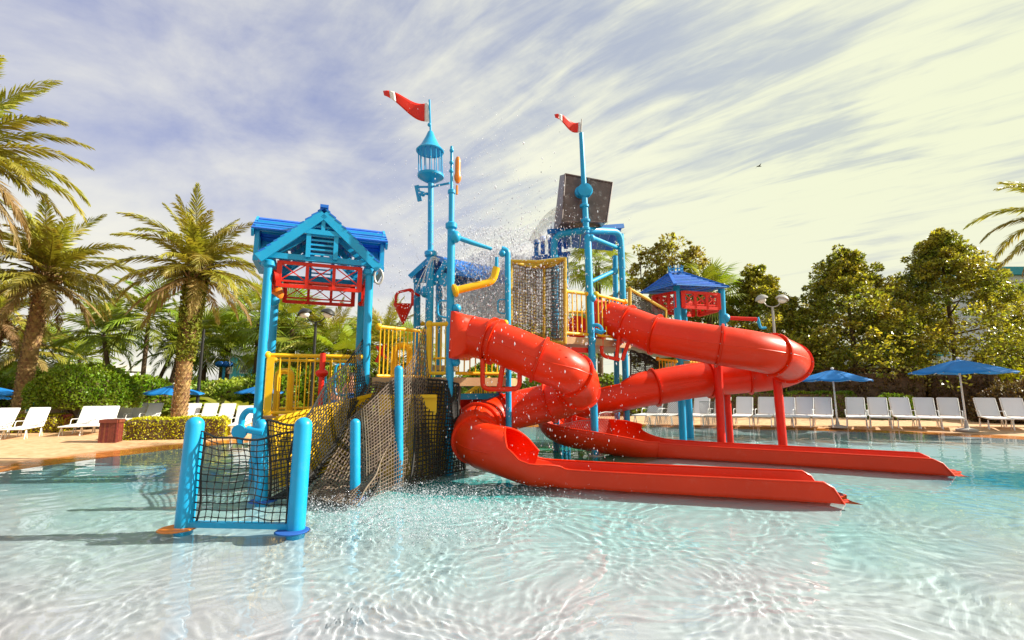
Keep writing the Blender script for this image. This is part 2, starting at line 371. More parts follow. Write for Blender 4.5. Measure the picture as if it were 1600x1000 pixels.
def water_surface():
    m = bpy.data.materials.new('pool_water'); m.use_nodes = True; nt = m.node_tree; N = nt.nodes; L = nt.links; N.clear()
    g = N.new('ShaderNodeBsdfGlass'); g.inputs['IOR'].default_value = 1.33; g.inputs['Roughness'].default_value = 0.0; g.inputs['Color'].default_value = (.97, 1, 1, 1)
    o = N.new('ShaderNodeOutputMaterial'); L.new(g.outputs[0], o.inputs[0])
    # rings round the origin, closer together nearby
    fr = np.deg2rad(np.linspace(-58, 58, 640)); bk = np.deg2rad(np.linspace(58, 302, 90))[1:-1]
    az = np.concatenate([fr, bk]); rr = 1.2*(26/1.2)**(np.linspace(0, 1, 620)); rr = np.concatenate([[.02, .5], rr])
    r, a = np.meshgrid(rr, az, indexing='ij'); x = r*np.sin(a); y = r*np.cos(a); z = np.zeros_like(x)
    g1 = np.random.default_rng(3); wx = x.copy(); wy = y.copy()
    for lam, amp in ((2.3, .16), (1.1, .10), (.6, .05)):           # bend the coordinates so the crests wander
        for _ in range(3):
            t = g1.uniform(0, 2*pi); k = 2*pi/lam/g1.uniform(.8, 1.3); ph = g1.uniform(0, 6.28); s_ = np.sin(k*(x*cos(t)+y*sin(t))+ph)*amp/1.7
            t2 = g1.uniform(0, 2*pi); wx += s_*cos(t2); wy += s_*sin(t2)
    for i in range(60):
        lam = .055*(.5/.055)**g1.uniform(0, 1); t = g1.normal(1.45, .8); k = 2*pi/lam
        amp = .0012*lam**1.05*g1.uniform(.5, 1.3)*.8
        fade = np.clip(1.6-r*k/430, 0, 1)
        ph = k*(wx*cos(t)+wy*sin(t))+g1.uniform(0, 6.28)
        z += amp*fade*(np.sin(ph)+.25*np.sin(2*ph+1.2))
    # livelier where the slides and the bucket pour in
    cx = np.exp(-(((x+.3)/3.2)**2+((y-7.0)/1.9)**2)); z *= 1+1.3*cx
    # damp towards the beach
    d = edge_r(np.arctan2(y-PC.y, x-PC.x))-np.hypot(x-PC.x, y-PC.y); z *= np.clip(.25+d/2.5, .15, 1)
    co = np.stack([x, y, z], -1).reshape(-1, 3); n, k = r.shape
    i, j = np.meshgrid(np.arange(n-1), np.arange(k), indexing='ij'); jn = (j+1) % k
    keep = (d[:-1] > -1.2)
    f = np.stack([i*k+j, i*k+jn, (i+1)*k+jn, (i+1)*k+j], -1)[keep]
    ob = npo('pool_water', np_mesh('pool_water', co, f.reshape(-1, 4), m, True)); ob['kind'] = 'structure'
    ob.data.validate()
    return ob
water = water_surface()
for o, k in ((water, 'is_caustics_caster'), (pool_floor, 'is_caustics_receiver')):
    try: setattr(o, k, True)
    except Exception:
        try: setattr(o.cycles, k, True)
        except Exception as e: print('caustics', e)

exec_later = []
# ------------------------------------------------------------------ small builders shared by the play structure
def column(base, top, r=.07, cap=True, bulge=()):
    base, top = V(base), V(top); b = MB(); d = (top-base); L_ = d.length
    prof = [(r, 0)]
    if cap: prof += [(r, L_-r*.9)]+[(r*cos(a), L_-r*.9+r*.9*sin(a)) for a in (.4, .8, 1.2, 1.5)]
    else: prof += [(r, L_)]
    b.lathe(prof, base, 16, d)
    return b
def collar(p, ax, r=.07, k=1.7, h=.07):
    return MB().lathe([(r*1.02, -h*.9), (r*k*.8, -h*.8), (r*k, -h*.5), (r*k, h*.5), (r*k*.8, h*.8), (r*1.02, h*.9)], p, 16, ax)
def pad(p, r=.2, h=.02):
    return MB().lathe([(r, 0), (r, h*.6), (r*.92, h), (.02, h*1.02)], p, 24)
def railing(parent, a, b, h=.9, nb=9, m='yellow', r=.03, world=False, lo=.04, knobs=True, drop=0):
    """top and bottom rail with balusters between two points of the deck edge; drop lowers the far end (stairs)"""
    a, b = V(a), V(b); up = V((0, 0, 1))
    root = part('railing', MB().tube([a+up*h, b+up*h], r, 8), m, parent, world)
    off = WL[parent.name] if world else V((0, 0, 0))
    part('bottom_rail', MB().tube([a+up*lo-off, b+up*lo-off], r*.85, 8), m, root)
    if knobs:
        part('end_cap', MB().ball(a+up*h-off, r*1.9, 10), m, root); part('end_cap', MB().ball(b+up*h-off, r*1.9, 10), m, root)
    one = part('baluster', MB().tube([(0, 0, 0), (0, 0, h-lo)], r*.38, 6, False), m, root)
    for i in range(nb):
        t = (i+.5)/nb; p = a.lerp(b, t)-off+up*lo
        if i == 0: one.location = p
        else: share(one, p)
    return root
def cords(fn, nu, nv, r, seg=1, closed_edges=True, skipu=(), skipv=(), edge=2.2):
    """net of cords over a surface fn(s, t)"""
    b = MB(); S_ = max(8, nv*seg)
    for i in range(nu+1):
        rr = r*(edge if i in (0, nu) else 1); b.tube([fn(i/nu, j/S_) for j in range(S_+1)], rr, 5 if rr > r else 4, False)
    S_ = max(8, nu*seg)
    for j in range(nv+1):
        rr = r*(edge if j in (0, nv) else 1); b.tube([fn(i/S_, j/nv) for i in range(S_+1)], rr, 5 if rr > r else 4, False)
    return b
def coons(bl, br, tl, tr, sag=(0, 0, 0), mid=None):
    bl, br, tl, tr, sag = map(V, (bl, br, tl, tr, sag))
    def fn(s, t):
        wob = V((0, .012*sin(17*s+9*t), .012*sin(11*s-13*t)))
        return bl.lerp(br, s).lerp(tl.lerp(tr, s), t)+sag*(4*s*(1-s)*(.4+.6*t) if mid is None else mid(s, t))+wob
    return fn

# ------------------------------------------------------------------ near netting gate: two posts, net, two pads
g0, g1 = G(286, 832, -.05), G(461, 836, -.05)
t = thing('net_barrier', 'low black square net laced between two thick sky-blue posts standing in shallow water', 'net barrier', (g0.x, g0.y, 0))
for p, lean in ((g0, .015), (g1, .012)):
    tp = V((p.x+lean*.85, p.y+.02, 1.05)); o = part('post', column(p-V((0, 0, .25)), tp, .083), 'blue', t, True)
a0, a1 = g0+V((.11, .0, .06)), g1+V((-.08, 0, .06)); b0, b1 = g0+V((.115, .0, .95)), g1+V((-.075, 0, .97))
def gate(s, tt):
    p = a0.lerp(a1, s).lerp(b0.lerp(b1, s), tt)
    p.z -= .075*tt**2*4*s*(1-s)*1.0-.05*(1-tt)*4*s*(1-s)*.4; p.x += .012*sin(9*tt+5*s)+.05*(s-.5)*-1*sin(pi*tt); p.y += .05*sin(pi*tt)*sin(pi*s)+.01*sin(21*s+7*tt)
    p.z += .010*sin(13*s+3*tt)
    return p
net = cords(gate, 13, 13, .0048, 2, edge=2.3)
for i in range(1, 13):
    for j in range(1, 13): net.ball(gate(i/13, j/13), .0095, 6)
part('netting', net, 'rope', t, True)
lac = MB()
for k in range(14):
    tt = k/13
    for e, s in ((0, 0), (1, 1)):
        c = gate(s, tt); px = (g0.lerp(g0+V((.013, 0, 1.05)), tt) if e == 0 else g1.lerp(g1+V((.01, 0, 1.05)), tt)); lac.tube([c, V((px.x+(.08 if e == 0 else -.08), px.y, c.z+.01))], .007, 4)
part('lacing', lac, 'rope', t, True)['kind'] = 'stuff'
part('base_bar', MB().bar((g0.x, g0.y, .03), (g1.x, g1.y, .03), .07, .05), 'blue', t, True, False)
tag(part('pad', pad((g0.x-.03, g0.y-.04, -.025), .17, .03), 'orange', t, True), 'orange round foot pad of the left post')
tag(part('pad', pad((g1.x-.01, g1.y-.04, -.025), .16, .03), M['shorts'], t, True), 'dark blue round foot pad of the right post')

# ------------------------------------------------------------------ posts of the climbing net
PZ = [('P1', 410, 796, 655, .075, 'sky-blue netting post just behind the low black net'), ('P3', 556, 792, 654, .062, 'short sky-blue netting post at the foot of the brown climbing net'),
      ('P4', 624, 768, 571, .062, 'tall sky-blue netting post standing beside the brown climbing net'), ('P5', 505, 748, 575, .062, 'sky-blue netting post wrapped by net below the yellow railing')]
PP = {}
for k, u, v, vt, r, lab in PZ:
    p = G(u, v, -.1); top = W(u-1, vt, p.y); PP[k] = (p, top)
    t = thing('netting_post', lab, 'post', (p.x, p.y, 0), 0, 'posts of the climbing net')
    part('shaft', column(p-V((0, 0, .2)), top, r), 'blue', t, True)
    part('foot_pad', pad((p.x, p.y, -.02), r*2.1, .03), 'shorts' if k != 'P4' else 'grey', t, True)
# small water cannon on the post behind the near net
p, top = PP['P1']
t = thing('water_cannon', 'curly blue water nozzle mounted low on a post behind the black net', 'water nozzle', (p.x-.1, p.y-.05, .7))
c0 = V((p.x-.10, p.y-.05, .86))
part('body', MB().tube([V((p.x-.02, p.y-.05, .80)), V((p.x-.22, p.y-.06, .84))], .045, 10), 'blue', t, True)
part('nozzle', MB().tube(crom([c0+V((-.20, 0, -.2)), c0+V((-.20, 0, .0)), c0+V((-.19, 0, .13)), c0+V((-.13, 0, .2)), c0+V((-.05, 0, .2))], 5), .036, 10), 'blue', t, True)
part('wheel', MB().lathe([(.02, -.02), (.09, -.015), (.09, .015), (.02, .02)], c0+V((-.2, -.03, -.05)), 14, (0, 1, .2)), 'blue', t, True)
part('knob', MB().ball(V((p.x-.12, p.y-.06, .47)), .05), 'blue', t, True)

# ------------------------------------------------------------------ gabled tower on the left
ANG = R(22); S_ = 1.56; TB = V((-3.90, 7.5, 0))
ex = V((cos(ANG), sin(ANG), 0)); ey = V((-sin(ANG), cos(ANG), 0))
def TW(x, y, z): return TB+ex*x+ey*y+V((0, 0, z))
tower = thing('gabled_play_tower', 'sky-blue play tower with blue board gable roof and red cross-braced panels', 'play tower', TB, ANG)
zt, ze, zr = 3.40, 3.46, 4.20; xc = S_/2
for i, (x, y) in enumerate(((0, 0), (S_, 0), (0, S_), (S_, S_))):
    part('column', column((x, y, -.3), (x, y, 3.42), .068, False), 'blue', tower)
    part('collar', collar((x, y, 3.30), (0, 0, 1), .068, 1.6, .07), 'blue', tower)
for y in (-.06, S_+.06): part('tie_beam', MB().box((xc, y, zt+.03), (S_+.2, .07, .09)), 'blue', tower)
for x in (0, S_): part('tie_beam', MB().box((x, xc, zt+.04), (.07, S_-.06, .09)), 'blue', tower)
hw = xc+.14
def truss(y0, sg):
    for s in (-1, 1):
        part('rake_board', MB().bar((xc+s*hw, y0, ze-.12), (xc-s*.0, y0, zr-.02), .05, .15), 'blue', tower)
        part('upright', MB().box((xc+s*.21, y0+.03*sg, (zt+zr-.28)/2), (.07, .05, zr-zt-.34)), 'blue', tower)
    part('collar_beam', MB().box((xc, y0+.02*sg, zr-.34), (.62, .06, .08)), 'blue', tower)
    part('king_post', MB().box((xc, y0+.02*sg, zr-.19), (.06, .05, .22)), 'blue', tower)
    for k in range(7): part('louvre', MB().box((xc, y0+.05*sg, zt+.10+k*.078), (.36, .02, .028)), 'blue', tower)
truss(-.17, 1); truss(S_+.17, -1)
# inner rafters
for y in (.25, .95, 1.55):
    for s in (-1, 1): part('rafter', MB().bar((xc+s*hw, y, ze-.14), (xc, y, zr-.06), .05, .09), 'blue', tower)
# board roof: overlapping boards on both slopes
sl = V((hw, 0, zr-ze+.12)); nrow = 10
for s in (-1, 1):
    for k in range(nrow):
        t0 = k/nrow; p = V((xc+s*hw*(1-t0-.05), S_/2, ze-.05+(zr-ze+.12)*(t0+.05)+.02))
        ang = math.atan2(zr-ze+.12, hw)-.16
        rot = Matrix.Rotation(s*ang, 3, 'Y')
        if k == 5: one = None
        part('roof_board', MB().box(p, (sl.length/nrow*(.50 if 1 <= k <= 6 else .9), S_+.40, .024), rot), 'deepblue', tower, smooth=False)
part('ridge_cap', MB().box((xc, S_/2, zr+.10), (.13, S_+.46, .05)), 'deepblue', tower, smooth=False)
# cross roof: ridge along the front
cy = S_*.5; cz = 4.30; hd = .62; cl = S_+.62
for s in (-1, 1):
    for k in range(5):
        t0 = (k+.5)/5; a2 = R(38)
        part('cross_roof_board', MB().box((xc, cy+s*hd*(1-t0), cz-hd*(1-t0)*math.tan(a2)*.8), (cl, hd/5*1.15, .026), Matrix.Rotation(-s*(a2-.2), 3, 'X')), 'deepblue', tower, smooth=False)
for sx in (-1, 1):
    for s in (-1, 1):
        part('eave_post', MB().box((xc+sx*(cl/2-.08), cy+s*.48, 3.72), (.07, .07, .58)), 'blue', tower)
        part('gable_board', MB().bar((xc+sx*(cl/2-.02), cy+s*.6, cz-.46), (xc+sx*(cl/2-.02), cy, cz-.04), .04, .12), 'blue', tower)
    part('eave_beam', MB().box((xc+sx*(cl/2-.08), cy, 3.44), (.08, 1.05, .08)), 'blue', tower)
for s in (-1, 1):
    part('purlin', MB().box((xc, cy+s*.48, 3.96), (cl-.1, .06, .08)), 'blue', tower)
    part('purlin', MB().box((xc, cy+s*.25, 4.13), (cl-.1, .06, .07)), 'blue', tower)
for s in (-.18, .18): part('finial', MB().tube([(xc+s, cy, zr+.0), (xc+s, cy, zr+.2)], .008, 6), 'yellow', tower)
# red cross-braced panels on four sides
def truss_panel(parent, a, b, z0, z1, m='redpaint', bays=3, w=.05):
    a, b = V(a), V(b); up = V((0, 0, 1)); root = part('braced_panel', MB().bar(a+up*z0, b+up*z0, w, w*1.2).bar(a+up*z1, b+up*z1, w, w), m, parent, smooth=False)
    part('frame_rail', MB().bar(a+up*(z0+.08), b+up*(z0+.08), w*.7, w*.5), m, root, smooth=False)
    for i in range(bays+1):
        p = a.lerp(b, i/bays); part('frame_stile', MB().bar(p+up*(z0-.02), p+up*(z1+.02), w*(1.5 if i in (0, bays) else 1.0), w*1.1), m, root, smooth=False)
        if i < bays:
            q = a.lerp(b, (i+1)/bays); c = p.lerp(q, .5)+up*((z0+z1)/2+.04); X = MB()
            for A, B in ((p+up*(z0+.08), q+up*z1), (q+up*(z0+.08), p+up*z1)): X.bar(A, B, w*.3, w*.34)
            part('cross_brace', X, m, root, smooth=False)
    return root
truss_panel(tower, (.16, -.02, 0), (S_-.16, -.02, 0), 2.96, 3.34); truss_panel(tower, (.16, S_+.02, 0), (S_-.16, S_+.02, 0), 2.96, 3.34)
truss_panel(tower, (-.02, .16, 0), (-.02, S_-.16, 0), 2.96, 3.34); truss_panel(tower, (S_+.02, .16, 0), (S_+.02, S_-.16, 0), 2.96, 3.34)
zd = .88
part('platform', MB().box((xc, xc, zd-.06), (S_-.05, S_-.05, .12)), 'tan', tower)
part('skirt', MB().box((xc, -.03, zd-.55), (S_-.15, .03, .84)), 'yellow', tower); part('skirt', MB().box((.0, xc, zd-.55), (.03, S_-.16, .84)), 'yellow', tower)
part('skirt', MB().box((S_, xc, zd-.55), (.03, S_-.16, .84)), 'yellow', tower)
railing(tower, (.07, 0, zd+.03), (S_-.09, 0, zd+.03), .93, 11, 'yellow', .032)
railing(tower, (.07, S_, zd+.03), (S_-.09, S_, zd+.03), .93, 8, 'yellow', .028)
railing(tower, (0, .09, zd+.03), (0, .8, zd+.03), .93, 4, 'yellow', .028)
part('play_panel', MB().box((.13, -.04, zd+.48), (.10, .04, .90)), 'yellow', tower)
part('arch_panel', MB().tube(arc_pipe([(.22, .3, zd), (.22, .3, zd+.72), (.42, .3, zd+.72), (.42, .3, zd)], .12, 6), .05, 8), 'yellow', tower)
part('spray_post', MB().tube([(.88, -.16, zd-.5), (.88, -.16, zd+1.0)], .045, 10), 'redpaint', tower)
part('spray_collar', MB().ball((.88, -.16, zd+.68), .10, 12, .7), 'redpaint', tower)
for sx, m in ((-.05, 'blue'), (.0, 'orange')): part('spray_gun', MB().ball((.12+sx, .45, 2.9+sx*2), .10, 10, 1.2), m, tower)
part('pulley', MB().lathe([(.05, -.04), (.12, -.03), (.12, .03), (.05, .04)], (.1, .05, 3.1), 14, (.6, .2, .1)), 'redpaint', tower)
part('spray_ring', MB().tube([(S_+.14+.07*cos(a), -.1, 3.22+.13*sin(a)) for a in np.linspace(0, 2*pi, 14, endpoint=False)], .02, 6, closed=True), 'grey', tower)
part('side_knob', MB().ball((S_-.02, S_-.12, 2.98), .05), 'redpaint', tower)
hh = MB().tube(arc_pipe([(S_-.1, .9, 1.75), (S_-.45, .8, 1.75), (S_-.45, .8, 1.2), (S_-.1, .9, 1.2)], .1, 5), .02, 8)
part('grab_handle', hh, 'blue', tower)

# ------------------------------------------------------------------ middle platform between the left tower and slide one
FR = TW(S_, 0, 0); CA = V((-1.02, 8.0, 0)); CB = V((-.05, 8.42, 0)); ZD = 1.50
t = thing('middle_platform', 'tan play platform with yellow railings between the gabled tower and the front slide', 'play platform', (CA.x, CA.y, 0)); mid = t
b = MB(); poly = [FR+V((.12, -.02, 0)), CA+V((.0, .0, 0)), CB, V((.15, 9.5, 0)), V((-1.7, 9.7, 0)), V((-2.6, 9.2, 0))]; n = len(poly)
b.add([p+V((0, 0, ZD-.14)) for p in poly]+[p+V((0, 0, ZD)) for p in poly], [tuple(range(n))[::-1], tuple(range(n, 2*n))]+[(i, (i+1) % n, n+(i+1) % n, n+i) for i in range(n)])
part('deck_slab', b, 'tan', t, True, False)
railing(t, FR+V((.05, .5, ZD)), V((-1.72, 9.35, ZD)), .92, 12, 'yellow', .033, True)
r2 = FR.lerp(CA, .74)
railing(t, V((r2.x, r2.y, ZD+.03)), V((CA.x-.05, CA.y, ZD+.03)), .86, 4, 'yellow', .034, True)
part('gate_post', MB().tube([r2+V((0, 0, ZD-.06)), r2+V((0, 0, ZD+.94))], .045, 8), 'yellow', t, True)
part('kick_board', MB().bar(r2+V((0, 0, ZD-.06)), CA+V((-.04, 0, ZD-.06)), .1, .1), 'tan', t, True, False)
railing(t, CA+V((.08, .05, ZD+.03)), CB+V((-.07, -.03, ZD+.03)), .93, 9, 'yellow', .033, True)
part('play_panel', MB().tube(arc_pipe([W(617, 585, 9.2), W(617, 540, 9.2), W(640, 540, 9.2), W(640, 585, 9.2)], .15, 5), .06, 8), 'yellow', t, True)
part('play_figure', MB().bar(W(588, 566, 9.0), W(602, 538, 9.0), .07, .05).bar(W(589, 541, 9.0), W(603, 560, 9.0), .05, .05), 'redpaint', t, True, False)
for (u, v, Y) in ((565, 640, 9.4), (660, 640, 9.9), (780, 640, 9.7)):
    p = W(u, v, Y); part('support_column', column((p.x, p.y, -.3), (p.x, p.y, ZD-.15), .06, False), 'blue', t, True)
part('cross_member', MB().bar(CA+V((.1, .3, 1.18)), CB+V((.3, .8, 1.18)), .08, .10), 'blue', t, True, False)
part('under_panel', MB().bar(CA+V((.05, .55, 1.02)), CB+V((.2, 1.0, 1.02)), .04, .22), 'redpaint', t, True, False)
for k, (u0, u1) in enumerate(((585, 640), (640, 700))):
    part('skirt', MB().bar(V((W(u0, 640, 8.25).x, 8.3, .62)), V((W(u1, 640, 8.25).x, 8.25, .62)), .03, 1.5), 'yellow', t, True, False)
# ladder-stair railing seen under the platform
t = thing('stair_flight', 'yellow-railed stair seen under the middle platform behind the front slide', 'stair', (V((-.6, 10.2, 0))))
a_, b_ = W(718, 640, 10.2), W(752, 612, 11.0)
for k in range(5):
    p = V((a_.x-.2, a_.y, 0)).lerp(V((b_.x+.2, b_.y, 0)), k/4); part('tread', MB().box((p.x, p.y, .25+k*.22), (.28, .7, .04)), 'tan', t, True, False)
for dy in (0, .7):
    q = MB(); p0, p1 = V((a_.x-.2, a_.y-.35+dy, .95)), V((b_.x+.2, b_.y-.35+dy, 1.55)); q.tube([p0, p1], .03, 8); q.tube([p0-V((0, 0, .6)), p1-V((0, 0, .6))], .025, 8)
    for k in range(9):
        m_ = p0.lerp(p1, k/8); q.tube([m_, m_-V((0, 0, .6))], .012, 6)
    part('handrail', q, 'yellow', t, True)

# ------------------------------------------------------------------ tall spray mast (column A) with the orange paddle
mast = thing('spray_mast', 'tall slim blue mast with orange paddle and yellow spray arm beside the front slide', 'spray mast', (CA.x, CA.y, 0))
pA = CA; zA = lambda v: W(703, v, 8.0).z
part('column', column(pA-V((0, 0, .3)), V((pA.x-.03, 8.0, zA(350))), .066, False), 'blue', mast, True)
part('upper_column', column(V((pA.x-.03, 8.0, zA(352))), V((pA.x-.035, 8.0, zA(300))), .05, False), 'blue', mast, True)
part('tip', column(V((pA.x-.035, 8.0, zA(302))), V((pA.x-.05, 8.0, zA(228))), .026), 'blue', mast, True)
part('collar', collar(V((pA.x-.03, 8.0, zA(353))), (0, 0, 1), .06, 1.7, .07), 'blue', mast, True)
part('collar', collar(V((pA.x-.035, 8.0, zA(300))), (0, 0, 1), .045, 1.5, .05), 'blue', mast, True)
for vv in (236, 255, 268): part('clamp', MB().ball(V((pA.x-.045, 7.98, zA(vv))), .04), 'blue', mast, True)
o = MB().tube([V((pA.x+.06, 8.05, zA(284)+k*.06)) for k in range(9)], [.03, .06, .065, .05, .05, .05, .05, .05, .03], 10); part('paddle', o, 'orange', mast, True)
o = MB().tube([V((pA.x+.05, 8.05, zA(288))), V((pA.x+.05, 8.05, zA(302)))], .02, 8); part('paddle_stem', o, 'orange', mast, True)
aP = V((pA.x+.02, 7.97, zA(370)))
part('spray_arm', MB().tube([aP, W(740, 380, 8.15), W(768, 389, 8.3)], [.045, .042, .03], 10), 'blue', mast, True)
part('arm_mount', MB().ball(W(711, 370, 7.95), .10, 12, 1.1), 'blue', mast, True)
yp = arc_pipe([W(712, 454, 7.9), W(770, 440, 8.1), W(776, 418, 8.1)], .22, 6)
part('yellow_pipe', MB().tube(yp, .065, 12), 'yellow', mast, True)
part('pipe_flange', collar(W(711, 454, 7.9), W(770, 440, 8.1)-W(712, 454, 7.9), .07, 1.6, .04), 'yellow', mast, True)
part('pipe_nozzle', MB().tube([W(776, 424, 8.1), W(776, 402, 8.1)], .032, 10), 'blue', mast, True)
for vv in (482, 566): part('rail_knob', MB().ball(V((pA.x+.09, 7.97, zA(vv))), .075), 'blue', mast, True)
part('grab_handle', MB().tube(arc_pipe([W(702, 470, 8.0), W(684, 470, 8.2), W(684, 494, 8.2), W(702, 497, 8.0)], .1, 5), .016, 8), 'blue', mast, True)
# short post with goose-neck (column B)
t = thing('gooseneck_post', 'slim blue post with hooked spray head behind the front slide', 'spray post', (CB.x, CB.y, 0))
zB = lambda v: W(793, v, CB.y).z
part('column', MB().tube(arc_pipe([CB-V((0, 0, .3)), V((CB.x-.03, CB.y, zB(392))), V((CB.x-.14, CB.y-.02, zB(389)))], .1, 5), .052, 12), 'blue', t, True)
part('spray_head', MB().ball(W(785, 396, CB.y-.02), .065), 'blue', t, True)
part('grab_handle', MB().tube(arc_pipe([W(790, 468, CB.y), W(778, 468, CB.y), W(778, 489, CB.y), W(790, 490, CB.y)], .06, 4), .015, 8), 'blue', t, True)

# ------------------------------------------------------------------ climbing net (three sheets)
p1b, p1t = PP['P1']; p3b, p3t = PP['P3']; p4b, p4t = PP['P4']; p5b, p5t = PP['P5']
def curve(P, n=12):
    Q = crom(P, n); m_ = len(Q)-1
    return lambda t_: Q[min(m_, max(0, int(t_*m_)))].lerp(Q[min(m_, int(t_*m_)+1)], t_*m_-int(t_*m_)) if t_ < 1 else Q[-1]
Lc = curve([G(478, 778, .0), W(505, 742, 6.3), W(540, 680, 7.1), W(562, 628, 7.8), W(577, 590, 8.15)])
Rc = curve([G(553, 790, .0), W(585, 745, 6.1), W(612, 680, 6.9), W(640, 622, 7.6), W(664, 594, 8.02)])
def climb(s, tt):
    p = Lc(tt).lerp(Rc(tt), s); p.z -= .14*sin(pi*s)*sin(pi*min(1, tt*1.05)); return p+V((.01*sin(31*tt), 0, .012*sin(23*s+17*tt)))
t = thing('climbing_net', 'brown rope climbing ramp rising from the water to the middle platform', 'cargo net', G(520, 780))
part('climbing_sheet', cords(climb, 17, 40, .0105, 1, edge=1.1), 'ropebrown', t, True)
def climb2(s, tt): return climb(s, tt)-V((0, 0, .10+.12*sin(pi*tt)))
part('under_sheet', cords(climb2, 12, 26, .007, 1), 'rope', t, True)
lt = curve([V((p1t.x+.08, p1t.y, .95)), W(470, 660, 6.0), W(508, 600, 6.9), W(545, 565, 7.7), W(577, 516, 8.2)])
lb = curve([V((p1b.x+.08, p1b.y, .02)), W(480, 745, 5.9), W(520, 700, 6.7), W(550, 640, 7.5), W(577, 590, 8.2)])
def lw(s, tt): return lb(s).lerp(lt(s), tt)+V((.02*sin(9*s+4*tt), 0, -.03*sin(pi*tt)))
part('left_wall', cords(lw, 40, 16, .0060, 1, edge=2.5), 'rope', t, True)
lb2 = curve([V((p1b.x+.1, p1b.y, .0)), G(470, 770, 0), G(500, 745, 0), V((-2.45, 7.6, 0)), V((-2.3, 8.2, 0))])
def lw2(s, tt): return lb2(s).lerp(lb(s), tt)
part('left_apron', cords(lw2, 34, 9, .0055, 1), 'rope', t, True)
rt = curve([V((p3t.x, p3t.y, .93)), W(585, 628, 6.1), V((p4t.x, p4t.y, 1.50)), W(648, 560, 7.3), W(667, 508, 7.95)])
rb = curve([V((p3b.x+.02, p3b.y-.02, -.02)), G(590, 780, 0), G(626, 766, 0), G(655, 755, 0), G(690, 743, 0)])
def rw(s, tt): return rb(s).lerp(rt(s), tt)+V((-.13*(1-.6*s), .13+.06*sin(pi*tt), -.03*sin(pi*s)*tt))
part('right_wall', cords(rw, 36, 30, .0062, 1, edge=1.1), 'ropebrown', t, True)
rt2 = curve([W(652, 592, 7.8), W(685, 594, 7.95), W(705, 597, 7.95), W(716, 600, 8.0)]); rb2 = curve([G(640, 759, 0), G(680, 747, 0), G(700, 741, 0), G(722, 734, 0)])
def rw2(s, tt): return rb2(s).lerp(rt2(s), tt)+V((.03*sin(8*s+5*tt), .03*sin(11*s), 0))
part('hanging_sheet', cords(rw2, 18, 26, .0090, 1, edge=2.0), 'rope', t, True)
def rw3(s, tt): return rw2(s, tt)+V((.0, .22, -.02))
part('inner_sheet', cords(rw3, 12, 22, .0080, 1), 'ropebrown', t, True)
lace = MB()
for k in range(26):
    a_ = Lc(k/25); lace.tube([a_, lb(k/25)], .006, 4)
    a_ = rt(k/25); 
part('lacing', lace, 'rope', t, True)['kind'] = 'stuff'

# yellow panels below the climbing net
t = thing('yellow_side_panel', 'yellow side panel seen through the netting under the climbing ramp', 'panel', (-2.6, 7.4, 0))
part('sheet', MB().bar(V((-3.2, 6.7, .45)), V((-2.25, 8.0, .75)), .03, .95), 'yellow', t, True, False)
part('rib', MB().bar(V((-3.2, 6.66, .92)), V((-2.27, 7.96, 1.22)), .05, .05), 'yellow', t, True, False)
t = thing('yellow_base_panel', 'yellow base panel behind the hanging net beside the front slide', 'panel', (-1.5, 7.9, 0))
part('sheet', MB().bar(V((-2.05, 7.55, .6)), V((-1.2, 7.75, .6)), .03, 1.25), 'yellow', t, True, False)
part('rib', MB().bar(V((-2.05, 7.51, 1.2)), V((-1.2, 7.71, 1.2)), .05, .05), 'yellow', t, True, False)

